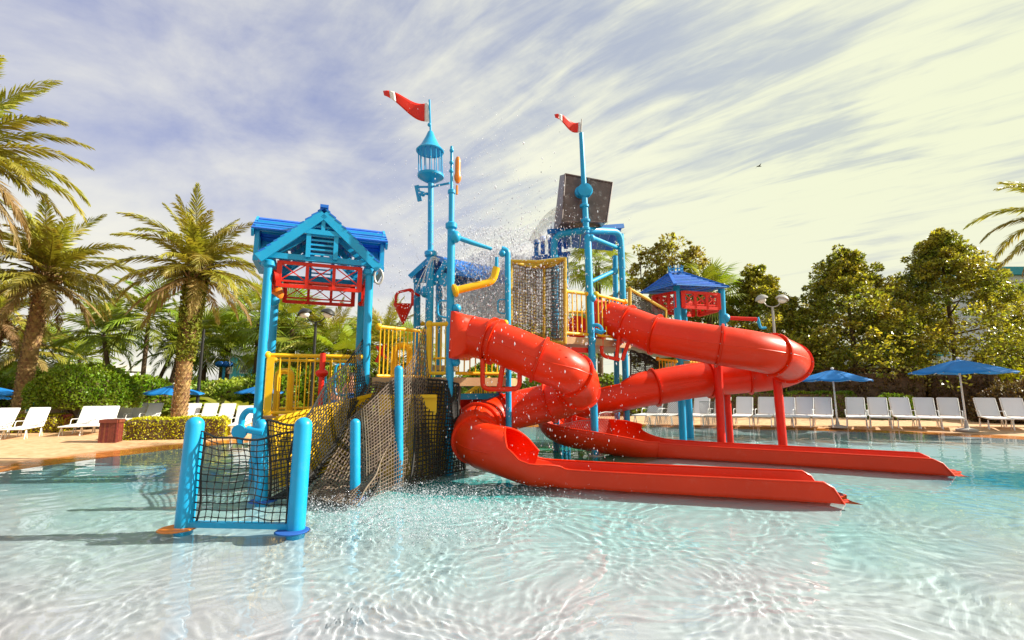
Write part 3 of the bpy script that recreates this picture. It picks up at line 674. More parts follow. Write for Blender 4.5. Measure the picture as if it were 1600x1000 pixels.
# ------------------------------------------------------------------ slides
def slide(name, label, way, flume, r, far_open, near_open, flats, flange_at):
    open_at = (far_open[0][0], far_open[0][-1])
    t = thing(name, label, 'water slide', (way[0].x, way[0].y, 0))
    n = 14; P = crom(way, n)+crom([way[-1]]+flume, n)[1:]; m_ = len(P)
    K = 33
    def sec(i):
        # opening of the section and how far it has turned into the flat trough
        w = i/n; an = R(np.interp(w, *far_open)); ap = R(np.interp(w, *near_open))
        e = min(1, max(0, (w-flats[0])/(flats[1]-flats[0]))); e = e*e*(3-2*e)
        T = (P[min(i+1, m_-1)]-P[max(i-1, 0)]).normalized(); X = T.cross(V((0, 0, 1))).normalized(); Y_ = X.cross(T)
        out = []
        prof = [(-.40, .0), (-.37, -.22), (-.33, -.27), (.33, -.27), (.37, -.22), (.40, .0)]
        ln = [0, .22, .30, .70, .78, 1]
        endk = [0, .75][m_-1-i] if i > m_-3 else 1
        for k in range(K):
            q = k/(K-1); ph = -an+(an+ap)*q; cx, cz = r*sin(ph), -r*cos(ph)
            for j in range(5):
                if ln[j] <= q <= ln[j+1]:
                    u_ = (q-ln[j])/(ln[j+1]-ln[j]); fx = prof[j][0]*(1-u_)+prof[j+1][0]*u_; fz = prof[j][1]*(1-u_)+prof[j+1][1]*u_; break
            if endk < 1: fz = -.27+(fz+.27)*(.12+.88*endk)
            out.append(P[i]+X*(cx*(1-e)+fx*e)+Y_*(cz*(1-e)+fz*e))
        return out
    cuts = [0]+[int(c*n) for c in flange_at]+[m_-1]
    for a_, b_ in zip(cuts[:-1], cuts[1:]):
        b = MB(); rows = [sec(i) for i in range(a_, b_+1)]
        vv = [p for row in rows for p in row]; ff = [(j*K+k, j*K+k+1, (j+1)*K+k+1, (j+1)*K+k) for j in range(len(rows)-1) for k in range(K-1)]
        b.add(vv, ff); o = part('flume' if b_ == m_-1 else 'tube_section', b, 'red', t, True)
        md = o.modifiers.new('wall', 'SOLIDIFY'); md.thickness = .014; md.offset = 0
        if b_ == m_-1:                                        # rolled lips along both edges
            for e in (0, K-1): part('lip', MB().tube([row[e] for row in rows], .014, 6), 'red', t, True)
    for c in cuts[1:-1]:
        if c/n > open_at[1]+.5: continue
        s_ = sec(c); T = (P[c+1]-P[c-1]).normalized(); w = MB(); full = c/n <= open_at[0]+.01
        ctr = P[c]; ring = []
        for k in range(K): ring.append((s_[k]-ctr))
        for d0, d1 in ((-.017, -.003), (.003, .017)):
            vv = []
            for q in ring:
                o_ = ctr+q; vv += [o_+T*d0-q*.02, o_+T*d0+q.normalized()*.055, o_+T*d1+q.normalized()*.055, o_+T*d1-q*.02]
            w.add(vv, [(k*4+j, k*4+(j+1) % 4, (k+1)*4+(j+1) % 4, (k+1)*4+j) for k in range(K-1) for j in range(4)])
        fl = part('flange', w, 'red', t, True)
        bolts = MB()
        for k in range(0, K-1, 3): bolts.lathe([(.009, 0), (.009, .012)], ctr+ring[k]+ring[k].normalized()*.035-T*.030, 6, T)
        o = part('flange_bolts', bolts, 'grey', fl); o.data.transform(Matrix.Translation(-WL[t.name])); o['kind'] = 'stuff'
    # joint of the upper and lower half shells
    for q in (8, 24):
        e = int(open_at[0]*n)
        s1 = MB().tube([sec(i)[q]+(sec(i)[q]-P[i])*.012 for i in range(0, e+1)], .008, 5, False); part('seam', s1, 'red', t, True)
    # square entrance hood
    s0 = sec(0); c = P[0]; T = (P[1]-P[0]); T.z *= .15; T.normalize(); X = T.cross(V((0, 0, 1))).normalized(); Y_ = X.cross(T); w = MB()
    rows = []
    for d, mix_, sc in ((.06, 1, 1.06), (.10, 1, 1.06), (.13, 1, 1.0), (.34, 0, 1.0)):
        row = []
        for k in range(K):
            q = s0[k]-c; x, y = q.dot(X), q.dot(Y_); mm = max(abs(x), abs(y)); sx, sy = x/mm*r*1.0, y/mm*r*1.06
            row.append(c+T*(d-.30)+X*(sx*mix_+x*(1-mix_))*sc+Y_*(sy*mix_+y*(1-mix_))*sc)
        rows.append(row)
    w.add([p for row in rows for p in row], [(j*K+k, j*K+k+1, (j+1)*K+k+1, (j+1)*K+k) for j in range(3) for k in range(K-1)])
    o = part('entrance_hood', w, 'red', t, True); md = o.modifiers.new('wall', 'SOLIDIFY'); md.thickness = .016
    # water film running in the trough
    return t, P, sec
w1 = [W(738, 526, 8.0), W(766, 532, 7.9), W(798, 543, 7.8), W(843, 562, 7.7), W(880, 577, 7.72), W(903, 596, 8.05), W(897, 615, 8.55), W(860, 628, 8.9), W(812, 639, 8.95), W(770, 651, 8.75), W(747, 664, 8.25), W(741, 681, 7.75), W(756, 696, 7.3), W(790, 706, 7.05), W(836, 722, 6.95)]
f1 = [V((.78, 7.05, .245)), V((1.62, 6.82, .235)), V((2.63, 6.54, .235)), V((3.95, 6.18, .235))]
s1, P1, sec1 = slide('front_water_slide', 'front red spiral tube slide ending in the longer near red trough', w1, f1, .335, ((12.85, 13.3, 13.9, 14.8), (180, 150, 115, 95)), ((12.85, 13.2, 13.6, 14.5), (180, 112, 92, 95)), (13.5, 15.2), [1.0, 1.35, 3, 4.5, 5.6, 7, 8.6, 10, 11.4])
w2 = [W(948, 498, 10.4), W(980, 507, 10.15), W(1024, 523, 9.8), W(1075, 532, 9.5), W(1124, 540, 9.25), W(1180, 549, 9.15), W(1222, 559, 9.4), W(1232, 572, 9.95), W(1195, 583, 10.5), W(1140, 589, 10.7), W(1082, 595, 10.7), W(1030, 604, 10.7), W(980, 613, 10.7), W(925, 625, 10.8), W(880, 640, 10.7), W(868, 655, 10.3), W(890, 668, 10.0), W(945, 678, 9.85), W(1005, 690, 9.8)]
e2 = G(1450, 743, 0)
f2 = [V((3.0, 9.80, .26)), V((4.2, 9.32, .24)), V((5.4, 8.70, .24)), V((6.90, 7.88, .24))]
s2, P2, sec2 = slide('rear_water_slide', 'rear red tube slide with long loop on red legs ending in the far trough', w2, f2, .375, ((11.5, 12.2, 16.5, 17.5, 18.3, 19.2), (180, 125, 125, 150, 150, 95)), ((11.5, 12.2, 13.5, 19.2), (180, 115, 95, 95)), (17.8, 19.6), [1.0, 2, 4, 5.6, 6.6, 8.5, 9.6, 11.2, 14])
# cantilever brackets
def bracket(t, P, Y, r=.04): part('bracket', MB().tube(arc_pipe(P, .12, 5), r, 10), 'red', t, True)
bracket(s1, [W(754, 560, 7.75), W(754, 608, 7.8), W(812, 608, 7.8), W(812, 578, 7.75)], 7.8); bracket(s1, [W(786, 570, 7.8), W(780, 606, 7.8)], 7.8, .045)
bracket(s2, [W(940, 515, 10.0), W(940, 556, 10.0), W(968, 562, 10.0)], 10); bracket(s2, [W(968, 520, 10.0), W(963, 560, 10.0)], 10); bracket(s2, [W(984, 530, 9.95), W(972, 563, 10.0)], 10)
for (u, v, ut, vt, r, lab) in ((1129, 723, 1121, 556, .085, 0), (1142, 700, 1135, 600, .07, 0), (1224, 703, 1214, 590, .085, 0)):
    p = G(u, v, -.2) if v > 705 else None
    if p is None: Yb = {1142: 10.9, 1224: 10.0}[u]; p = V((W(u, v, Yb).x, Yb, -.25))
    q = W(ut, vt, p.y-.02); part('support_leg', column(p, q, r, False), 'redpaint', s2, True)
    part('leg_base', pad((p.x, p.y, -.01), r*1.8, .02), 'redpaint', s2, True)
for (u, v, r) in ((876, 704, .06), (888, 694, .06)):
    p = G(u, v, -.1); part('support_leg', column(p, W(u-1, 640, p.y), r, False), 'blue', s1, True)

# water running out of both troughs
wf = bpy.data.materials.new('running_water'); wf.use_nodes = True; nt = wf.node_tree; nt.nodes.clear(); g_ = nt.nodes.new('ShaderNodeBsdfGlass'); g_.inputs['IOR'].default_value = 1.33; g_.inputs['Roughness'].default_value = .05
tr = nt.nodes.new('ShaderNodeBsdfTransparent'); ms = nt.nodes.new('ShaderNodeMixShader'); ms.inputs[0].default_value = .45; nt.links.new(tr.outputs[0], ms.inputs[1]); nt.links.new(g_.outputs[0], ms.inputs[2]); oo = nt.nodes.new('ShaderNodeOutputMaterial'); nt.links.new(ms.outputs[0], oo.inputs[0])
for P, nm in ((P1, 'front'), (P2, 'rear')):
    d = (P[-1]-P[-8]).normalized(); e = P[-1]; side = d.cross(V((0, 0, 1)))
    t = thing('spill_sheet', 'red sheet under running water at the end of the %s trough' % nm, 'splash mat', (e.x, e.y, 0))
    def lip(s, tt, e=e, d=d, side=side): return e+side*(s-.5)*(.66+.06*tt)+d*(tt*(.34+.04*sin(s*7))-.16)+V((0, 0, -.228+.006*sin(s*17+tt*9)+.004*sin(s*31)-tt*.012))
    part('mat', MB().grid(lip, 20, 12), 'red', t, True)  # flat red sheet at the outlet of the trough
    k0 = len(P)-44; rows = list(range(k0, len(P)))
    def film(s, tt):
        q = tt*(len(rows)-1); i = min(len(rows)-2, int(q)); p = P[rows[i]].lerp(P[rows[i+1]], q-i); dd = (P[rows[i+1]]-P[rows[i]]).normalized(); sd_ = dd.cross(V((0, 0, 1)))
        return p+sd_*(s-.5)*.62+V((0, 0, -.235+.008*sin(tt*60+s*5)+.005*sin(tt*101-s*11)))
    tag(part('trough_water', MB().grid(film, 10, 120), wf, loc=(0, 0, 0)), 'thin running water lying in the %s red trough' % nm, 'water', None, 'stuff')
fm = mat('white_foam', (.82, .83, .84), .9, island=.15)

# ------------------------------------------------------------------ lantern mast and its little roofed tower
lm = thing('lantern_mast', 'blue mast topped by a round caged lantern and a red pennant', 'mast', (W(674, 640, 10).x, 10, 0))
X0 = W(674, 400, 10).x; zL = lambda v: W(673, v, 10).z
def LM(u, v, dy=0): return W(u, v, 10+dy)
part('column', column(V((X0, 10, -.3)), V((X0-.02, 10, zL(398))), .085, False), 'blue', lm, True)
part('upper_column', column(V((X0-.02, 10, zL(398))), LM(673, 280), .062, False), 'blue', lm, True)
part('collar', collar(LM(673, 397), (0, 0, 1), .08, 1.7, .08), 'blue', lm, True)
zc = zL(275); c0 = LM(673, 275)
part('lantern_floor', MB().lathe([(.06, -.16), (.18, -.10), (.285, -.03), (.29, .02), (.02, .03)], c0, 24), 'blue', lm, True)
c1 = LM(672, 237)
part('lantern_roof', MB().lathe([(.30, -.01), (.31, .01), (.21, .13), (.11, .33), (.06, .46), (.02, .50)], c1, 24), 'blue', lm, True)
for k in range(14):
    a = 2*pi*k/14; part('lantern_bar', MB().tube([c0+V((.26*cos(a), .26*sin(a), 0)), c1+V((.26*cos(a), .26*sin(a), 0))], .011, 6, False), 'blue', lm, True)
part('flag_pole', MB().tube([c1+V((0, 0, .45)), LM(671, 156)], .022, 8), 'blue', lm, True)
part('pole_ring', MB().ball(LM(671, 195), .045), 'blue', lm, True)
def pennant(parent, p_top, p_bot, tip_top, tip_bot, fold):
    p_top, p_bot, tip_top, tip_bot = map(V, (p_top, p_bot, tip_top, tip_bot))
    def F(s, tt):
        a = p_top.lerp(tip_top, s); b_ = p_bot.lerp(tip_bot, s); q = b_.lerp(a, tt); q.y += .10*sin(s*5.0+.6*tt); q.z += fold*sin(s*2*pi*.85)*(1-.3*s); return q
    for s0, s1, mm, nm in ((0, .10, 'white', 'hoist_band'), (.10, .74, 'redpaint', 'pennant'), (.74, .86, 'white', 'white_band'), (.86, 1, 'redpaint', 'pennant_tip')):
        o = part(nm, MB().grid(lambda s, tt: F(s0+(s1-s0)*s, tt), max(2, int(26*(s1-s0))), 6), mm, parent, True)
        md = o.modifiers.new('cloth', 'SOLIDIFY'); md.thickness = .012
pennant(lm, LM(670, 158), LM(670, 190), LM(600, 147), LM(602, 155), -.05)
# paddle arms
part('arm', MB().tube([LM(703, 286, -.5), LM(673, 292), LM(655, 292, .2)], .025, 8), 'blue', lm, True)
part('arm', MB().tube([LM(668, 303), LM(656, 300, .1)], .03, 8), 'blue', lm, True)
part('paddle', MB().bar(LM(651, 290, .2), LM(656, 314, .2), .05, .10, (1, 0, 0)), 'blue', lm, True, False)
part('knob', MB().ball(LM(661, 303, .1), .06), 'blue', lm, True)
part('knob', MB().ball(LM(664, 456), .10, 10, 1.3), 'blue', lm, True)
# little roofed tower behind
t = thing('small_roofed_tower', 'small blue-roofed tower under arcs of spray behind the caged lantern mast', 'play tower', (W(655, 600, 10.6).x, 10.6, 0))
for (u, Y, vt) in ((653, 10.3, 432), (687, 10.9, 440), (706, 11.6, 440)):
    p = W(u, 600, Y); part('column', column((p.x, Y, -.3), W(u-1, vt, Y), .075, False), 'blue', t, True)
rr_ = [W(640, 432, 10.2), W(690, 396, 10.2), W(740, 400, 11.6), W(700, 440, 11.8)]
e0, e1, e2_, e3 = W(640, 433, 10.1), W(676, 400, 10.1), W(716, 388, 11.8), W(688, 430, 12.2)
for k in range(6):
    a_, b_ = k/6, (k+1.1)/6
    q = MB(); up = V((0, 0, .02)); A0, A1 = e0.lerp(e1, a_), e0.lerp(e1, b_); B0, B1 = A0+V((1.5, 1.3, 0)), A1+V((1.5, 1.3, 0))
    q.add([A0, A1, B1, B0, A0+up, A1+up, B1+up, B0+up], [(0, 1, 2, 3), (7, 6, 5, 4), (0, 4, 5, 1), (1, 5, 6, 2), (2, 6, 7, 3), (3, 7, 4, 0)]); part('roof_board', q, 'deepblue', t, True, False)
ee = W(712, 430, 10.1)
for k in range(6):
    a_, b_ = k/6, (k+1.1)/6
    q = MB(); A0, A1 = ee.lerp(e1, a_), ee.lerp(e1, b_); B0, B1 = A0+V((1.5, 1.3, 0)), A1+V((1.5, 1.3, 0))
    q.add([A0, A1, B1, B0, A0+up, A1+up, B1+up, B0+up], [(0, 1, 2, 3), (7, 6, 5, 4), (0, 4, 5, 1), (1, 5, 6, 2), (2, 6, 7, 3), (3, 7, 4, 0)]); part('roof_board', q, 'deepblue', t, True, False)
part('rake_board', MB().bar(W(676, 444, 10.05), W(698, 408, 9.9), .05, .12), 'blue', t, True, False)
part('rake_board', MB().bar(e0, e1, .05, .10), 'blue', t, True, False)
part('beam', MB().bar(W(646, 438, 10.2), W(706, 440, 10.6), .07, .09), 'blue', t, True, False)
b = MB(); cc = W(695, 437, 10.0)
for k in range(8): a = k*pi/4; b.box(cc+V((.11*cos(a), 0, .11*sin(a))), (.07, .03, .07), Matrix.Rotation(-a, 3, 'Y'))
b.lathe([(.12, -.012), (.12, .012)], cc, 16, (0, 1, 0)); part('gear_panel', b, 'blue', t, True, False)
part('platform', MB().box((W(672, 560, 10.9).x, 10.9, 1.75), (1.2, 1.2, .1)), 'tan', t, True)
railing(t, W(660, 520, 10.3)-V((0, 0, .6)), W(700, 520, 10.6)-V((0, 0, .6)), .8, 6, 'yellow', .028, True)
# red cone bucket
t = thing('cone_bucket', 'red cone-shaped dump bucket hanging in a red yoke beside the blue column', 'dump bucket', W(631, 480, 10))
cb_ = W(630, 479, 10)
part('cone', MB().lathe([(.01, -.38), (.05, -.30), (.20, .03), (.215, .06), (.19, .06), (.02, -.28)], cb_, 20, (.0, -.12, 1)), 'redpaint', t, True)
part('yoke', MB().tube(arc_pipe([cb_+V((-.17, 0, .0)), cb_+V((-.15, 0, .30)), cb_+V((.19, 0, .38)), cb_+V((.19, 0, .02))], .08, 4), .03, 8), 'redpaint', t, True)
part('arm', MB().tube([cb_+V((.10, 0, .36)), W(655, 462, 10.2)], .028, 8), 'redpaint', t, True)

# ------------------------------------------------------------------ upper platform, bucket frame and mast with pennant
CC = G(931, 712, 0); CD = G(981, 702, 0)
YC = CC.y
bf = thing('bucket_frame', 'blue pipe frame with flag mast carrying the dark tipping bucket', 'bucket frame', (CC.x, CC.y, 0))
def BF(u, v, dy=0): return W(u, v, YC+dy)
part('column', column(CC-V((0, 0, .3)), BF(918, 366), .075), 'blue', bf, True)
part('column', column(CD-V((0, 0, .3)), W(970, 366, CD.y-.0), .07, False), 'blue', bf, True)
part('column', MB().tube([V((W(962, 600, YC+2).x, YC+2, -.3)), W(961, 400, YC+2)], .065, 12), 'blue', bf, True)
part('arch', MB().tube(arc_pipe([W(866, 560, YC+.5), W(866, 368, YC+.5), BF(895, 362, .3), BF(916, 360, .1), W(969, 362, CD.y), W(972, 420, CD.y)], .32, 6), .078, 12), 'blue', bf, True)
part('column', MB().tube([V((W(868, 600, YC+.9).x, YC+.9, -.3)), W(868, 520, YC+.9), W(870, 400, YC+.9)], .07, 12), 'blue', bf, True)
part('column', MB().tube([V((W(880, 600, YC+1.6).x, YC+1.6, -.3)), W(884, 400, YC+1.6)], .065, 12), 'blue', bf, True)
part('mast', MB().tube([BF(916, 364), BF(914, 320), BF(908, 208)], [.068, .062, .048], 12), 'blue', bf, True)
for u, v in ((915, 345), (915, 358), (913, 322)): part('collar', collar(BF(u, v), (0, 0, 1), .065, 1.5, .045), 'blue', bf, True)
part('hub', MB().lathe([(.05, -.09), (.15, -.06), (.165, 0), (.15, .06), (.05, .09)], BF(914, 298, .0), 20, (.1, 1, -.1)), 'blue', bf, True)
part('hub', MB().lathe([(.04, -.1), (.12, -.07), (.13, 0), (.12, .07), (.04, .1)], BF(907, 301, .15), 20, (.1, 1, -.1)), 'blue', bf, True)
part('diagonal_brace', MB().tube([BF(924, 371), W(964, 387, CD.y)], .05, 10), 'blue', bf, True)
part('diagonal_brace', MB().tube([BF(924, 440), W(958, 424, CD.y)], .045, 10), 'blue', bf, True)
part('brace_mount', MB().ball(W(960, 424, CD.y), .09), 'blue', bf, True); part('brace_mount', MB().ball(BF(924, 372), .08), 'blue', bf, True)
part('valve_wheel', MB().tube([W(932, 516, YC-.1)+V((.11*cos(a), 0, .11*sin(a))) for a in np.linspace(-.6, 3.9, 12)], .035, 8), 'blue', bf, True)
part('spray_nozzle', MB().tube([BF(930, 516, -.12), BF(940, 520, -.15), BF(946, 517, -.2)], [.05, .04, .02], 10), 'blue', bf, True)
for v in (466, 532): part('rail_knob', MB().ball(BF(925, v, -.02), .085), 'blue', bf, True)
pennant(bf, BF(909, 188), BF(908, 206), BF(866, 183), BF(867, 189), -.03)
part('flag_pole', MB().tube([BF(908, 212), BF(909, 186)], .014, 6), 'grey', bf, True)
# spill roof under the bucket
sr = thing('splash_roof', 'dark blue splash roof under the tipping bucket with cut-out edge', 'splash roof', BF(915, 370, .6))
A_, B_, C_, D_ = BF(856, 362, .35), W(974, 353, CD.y+.1), W(958, 392, YC+1.7), W(868, 385, YC+2.0)
for k in range(7):
    a_, b_ = k/7, (k+.94)/7; q = MB(); P_ = [A_.lerp(B_, a_), A_.lerp(B_, b_), D_.lerp(C_, b_), D_.lerp(C_, a_)]; up = V((0, 0, .03)); P_ += [x+up for x in P_]
    q.add(P_, [(0, 1, 2, 3), (7, 6, 5, 4), (0, 4, 5, 1), (1, 5, 6, 2), (2, 6, 7, 3), (3, 7, 4, 0)]); part('roof_board', q, 'deepblue', sr, True, False)
part('edge_beam', MB().bar(A_, B_, .06, .10), 'deepblue', sr, True, False)
for i, (u, v, Y) in enumerate(((838, 392, YC+1.0), (848, 386, YC+1.2), (860, 388, YC+1.4), (874, 384, YC+1.2), (884, 378, YC+1.5))):
    p = W(u, v, Y); q = MB(); q.box(p, (.10, .04, .34)); q.ball(p+V((0, 0, .20)), .075); part('cutout_figure', q, 'deepblue', sr, True, False)
part('figure_rail', MB().bar(W(832, 404, YC+1.0), W(890, 396, YC+1.5), .05, .10), 'deepblue', sr, True, False)
# tipping bucket
tb = thing('tipping_bucket', 'big dark square tipping bucket emptying water high behind the flag mast', 'tipping bucket', BF(917, 310, .5))
q = MB(); F0 = [W(883, 272, YC+.22), W(957, 286, YC+.30), W(948, 347, YC+.12), W(878, 347, YC+.05)]
bk_ = [F0[0]+V((-.05, .62, .25)), F0[1]+V((.02, .62, .25)), F0[2]+V((-.10, .75, .02)), F0[3]+V((-.12, .75, .02))]
q.add(F0+bk_, [(3, 2, 1, 0), (0, 1, 5, 4), (1, 2, 6, 5), (4, 7, 3, 0), (2, 3, 7, 6)]); o = part('shell', q, 'bucket', tb, True, False); md = o.modifiers.new('w', 'SOLIDIFY'); md.thickness = .03
for a, b_ in ((0, 1), (1, 2), (2, 3), (3, 0)): part('rim', MB().tube([F0[a]-V((0, .012, 0)), F0[b_]-V((0, .012, 0))], .018, 6), 'bucket', tb, True)
part('rib', MB().bar(F0[0].lerp(F0[1], .5)-V((0, .02, 0)), F0[2].lerp(F0[3], .5)-V((0, .02, 0)), .05, .03, (0, 1, 0)), 'bucket', tb, True, False)
# sheet of water leaving the bucket
ws = thing('water_sheet', 'curved transparent sheet of water pouring from the tipping bucket', 'falling water', BF(870, 345, .6))
src0, src1 = W(880, 322, YC+.2), W(878, 345, YC+.9)
def sheet(s, tt):
    a = W(881, 318, YC+.3).lerp(W(880, 346, YC+.9), s); e = W(826, 372, YC+.4).lerp(W(856, 380, YC+1.2), s)
    p = a.lerp(e, tt); p.z += .10*sin(pi*tt)-.05*tt*tt+.012*sin(40*s+6*tt); p.x -= .06*sin(pi*tt); p.y += .01*sin(25*s); return p
wsm = bpy.data.materials.new('aerated_water'); wsm.use_nodes = True; nt = wsm.node_tree; nt.nodes.clear()
tr = nt.nodes.new('ShaderNodeBsdfTransparent'); df = nt.nodes.new('ShaderNodeBsdfPrincipled'); df.inputs['Base Color'].default_value = (.72, .74, .74, 1); df.inputs['Roughness'].default_value = .15
ms = nt.nodes.new('ShaderNodeMixShader'); nz = nt.nodes.new('ShaderNodeTexNoise'); nz.inputs['Scale'].default_value = 7; mr = nt.nodes.new('ShaderNodeMapRange'); mr.inputs[1].default_value = .3; mr.inputs[2].default_value = .7; mr.inputs[3].default_value = .25; mr.inputs[4].default_value = .6
tcn = nt.nodes.new('ShaderNodeTexCoord'); mp_ = nt.nodes.new('ShaderNodeMapping'); mp_.inputs['Scale'].default_value = (4, 4, 1); nt.links.new(tcn.outputs['Object'], mp_.inputs[0]); nt.links.new(mp_.outputs[0], nz.inputs[0]); nt.links.new(nz.outputs[0], mr.inputs[0]); nt.links.new(mr.outputs[0], ms.inputs[0])
nt.links.new(tr.outputs[0], ms.inputs[1]); nt.links.new(df.outputs[0], ms.inputs[2]); oo = nt.nodes.new('ShaderNodeOutputMaterial'); nt.links.new(ms.outputs[0], oo.inputs[0])
o = part('sheet', MB().grid(sheet, 30, 24), wsm, ws, True)

# upper platform and net house
up_ = thing('upper_platform', 'high tan platform with yellow railing at the top of the rear slide', 'play platform', (CC.x, CC.y, 0))
Z3 = 2.33; poly = [W(884, 532, YC-.3), W(926, 535, YC), W(985, 530, YC+.9), W(975, 520, YC+2.6), W(880, 520, YC+2.4), W(845, 528, YC+.6)]; poly = [V((p.x, p.y, 0)) for p in poly]; n = len(poly)
b = MB(); b.add([p+V((0, 0, Z3-.14)) for p in poly]+[p+V((0, 0, Z3)) for p in poly], [tuple(range(n))[::-1], tuple(range(n, 2*n))]+[(i, (i+1) % n, n+(i+1) % n, n+i) for i in range(n)]); part('deck_slab', b, 'tan', up_, True, False)
railing(up_, poly[0]+V((0, 0, Z3+.03)), poly[1]+V((-.07, 0, Z3+.03)), .88, 5, 'yellow', .036, True)
railing(up_, poly[1]+V((.1, 0.05, Z3+.03)), poly[2]+V((-.1, 0, Z3+.03)), .88, 8, 'yellow', .036, True)
railing(up_, poly[4]+V((0, 0, Z3+.03)), poly[3]+V((0, 0, Z3+.03)), .88, 8, 'yellow', .036, True)
part('play_panel', MB().lathe([(.04, -.03), (.30, -.03), (.30, .03), (.04, .03)], W(902, 512, YC+2.2), 20, (0, 1, 0)), 'redpaint', up_, True)
part('cross_member', MB().bar(poly[0]+V((0, .1, Z3-.25)), poly[1]+V((0, .1, Z3-.25)), .06, .1), 'redpaint', up_, True, False)
nh = thing('net_house', 'square enclosure of yellow-edged netting between the platforms', 'net enclosure', W(840, 530, 9.6))
def Wq(u, v, Y): return W(u, v, Y)
q = {'a': (798, 9.3), 'b': (850, 9.9), 'c': (883, 9.2), 'd': (836, 11.0)}
vt_ = {'a': 408, 'b': 418, 'c': 404, 'd': 414}; vb_ = {'a': 520, 'b': 532, 'c': 537, 'd': 520}
for k, (u, Y) in q.items(): part('corner_rope', MB().tube([W(u, vt_[k], Y), W(u, vb_[k], Y)], .034, 8), 'ropeyellow', nh, True)
for k1, k2 in (('a', 'b'), ('b', 'c'), ('c', 'd'), ('d', 'a'), ('a', 'c')):
    (u1, Y1), (u2, Y2) = q[k1], q[k2]; A1, A2 = W(u1, vt_[k1], Y1), W(u2, vt_[k2], Y2); B1, B2 = W(u1, vb_[k1], Y1), W(u2, vb_[k2], Y2)
    part('edge_rope', MB().tube([A1, A1.lerp(A2, .5)-V((0, 0, .04)), A2], .034, 8), 'ropeyellow', nh, True)
    if (k1, k2) != ('a', 'c'):
        part('edge_rope', MB().tube([B1, B2], .03, 8), 'ropeyellow', nh, True); part('netting', cords(coons(B1, B2, A1, A2), 12, 22, .0065), 'ropeyellow' if k1 in 'd' else 'ropebrown', nh, True)
A1, A2, A3, A4 = [W(q[k][0], vt_[k], q[k][1]) for k in 'abcd']
part('top_netting', cords(coons(A1, A2, A4, A3), 18, 18, .009), 'ropeyellow', nh, True)

# bolted base plates of the tall columns standing in the water
for i, (p, r_, lab) in enumerate(((CC, .16, 'round bolted base plate of the tall column before the green floor'), (CD, .15, 'round bolted base plate of the column beside the red cord net'))):
    t = thing('base_plate', lab, 'base plate', (p.x, p.y, 0), 0, 'base plates of the columns'); part('plate', MB().lathe([(r_, -.02), (r_, .012), (r_*.95, .018), (.02, .02)], (0, 0, 0), 20), 'grey', t)
    for k in range(6): part('bolt', MB().lathe([(.014, 0), (.014, .03)], (r_*.78*cos(k*pi/3), r_*.78*sin(k*pi/3), .015), 6), 'grey', t)
# ------------------------------------------------------------------ low safety nets
def lownet(name, label, pts, nu, nv, m, r=.004):
    t = thing(name, label, 'safety net', (pts[0].x, pts[0].y, 0))
    a, b_, c, d = pts
    # diamond mesh
    q = MB(); f = coons(a, b_, c, d); n = nu
    for i in range(-nv, nu+1):
        for sg in (1, -1):
            P = []
            for j in range(nv+1):
                s = (i+j)/nu if sg == 1 else (nu-(i+j))/nu
                if 0 <= s <= 1: P.append(f(s, j/nv))
            if len(P) > 1: q.tube(P, r, 4, False)
    part('mesh', q, m, t, True); part('edge_cord', MB().tube([f(s/10, 1) for s in range(11)], r*2.2, 6), 'wire', t, True)
lownet('low_safety_net', 'sagging red cord net between the two blue columns below the rear slide', [G(934, 712, .02), G(978, 700, .02), W(936, 646, YC), W(978, 640, CD.y)], 18, 12, 'wirered')
lownet('low_safety_net', 'grey diamond net left of the tall blue column over green floor', [G(836, 700, .02), G(928, 712, .02), W(838, 668, 10.6), W(928, 655, YC)], 30, 8, 'wire')
lownet('low_safety_net', 'grey diamond net between roofed tower columns and the red legs', [V((5.0, 13.0, .02)), V((5.75, 12.9, .02)), V((5.0, 13.0, .95)), V((5.75, 12.9, .95))], 16, 18, 'wire')
lownet('low_safety_net', 'grey diamond net behind the rear trough left of the roofed tower columns', [V((3.6, 13.2, .02)), V((4.5, 13.1, .02)), V((3.6, 13.2, .95)), V((4.5, 13.1, .95))], 18, 18, 'wire')

# ------------------------------------------------------------------ hip-roofed tower at the right back
HB = 13.0
ht = thing('hip_roofed_tower', 'blue hip-roofed play tower with red cross-braced eaves behind the rear slide', 'play tower', (W(1068, 600, HB).x, HB, 0))
hc = [V((W(1058, 500, 12.2).x, 12.2, 0)), V((W(1132, 500, 12.6).x, 12.6, 0)), V((W(1130, 500, 14.3).x-1.35, 14.0, 0)), V((W(1130, 500, 14.3).x+.2, 14.4, 0))]
for (ub, ut, Y, vt, m) in ((1067, 1057, 12.4, 447, 'blue'), (1079, 1066, 13.2, 452, 'blue'), (1136, 1127, 12.8, 452, 'blue')):
    pb = V((W(ub, 680, Y).x, Y, -.3)); part('column', column(pb, W(ut, vt, Y), .09, False), m, ht, True)
Yr = 12.9; A1, A2, A3, A4 = W(1000, 461, 12.9), W(1055, 447, 11.9), W(1140, 451, 12.7), W(1085, 462, 14.2); R1, R2 = W(1046, 429, 12.9), W(1066, 428, 13.1)
def slats(parent, a, b_, c, d, n_):
    for k in range(n_):
        t0, t1 = k/n_, (k+1.12)/n_; t1 = min(t1, 1); P_ = [a.lerp(d, t0), b_.lerp(c, t0), b_.lerp(c, t1), a.lerp(d, t1)]; lift = [V((0, 0, .035)), V((0, 0, .035)), V((0, 0, .0)), V((0, 0, .0))]
        P_ = [p+l for p, l in zip(P_, lift)]; P_ += [p+V((0, 0, .022)) for p in P_]
        part('roof_board', MB().add(P_, [(0, 1, 2, 3), (7, 6, 5, 4), (0, 4, 5, 1), (1, 5, 6, 2), (2, 6, 7, 3), (3, 7, 4, 0)]), 'deepblue', parent, True, False)
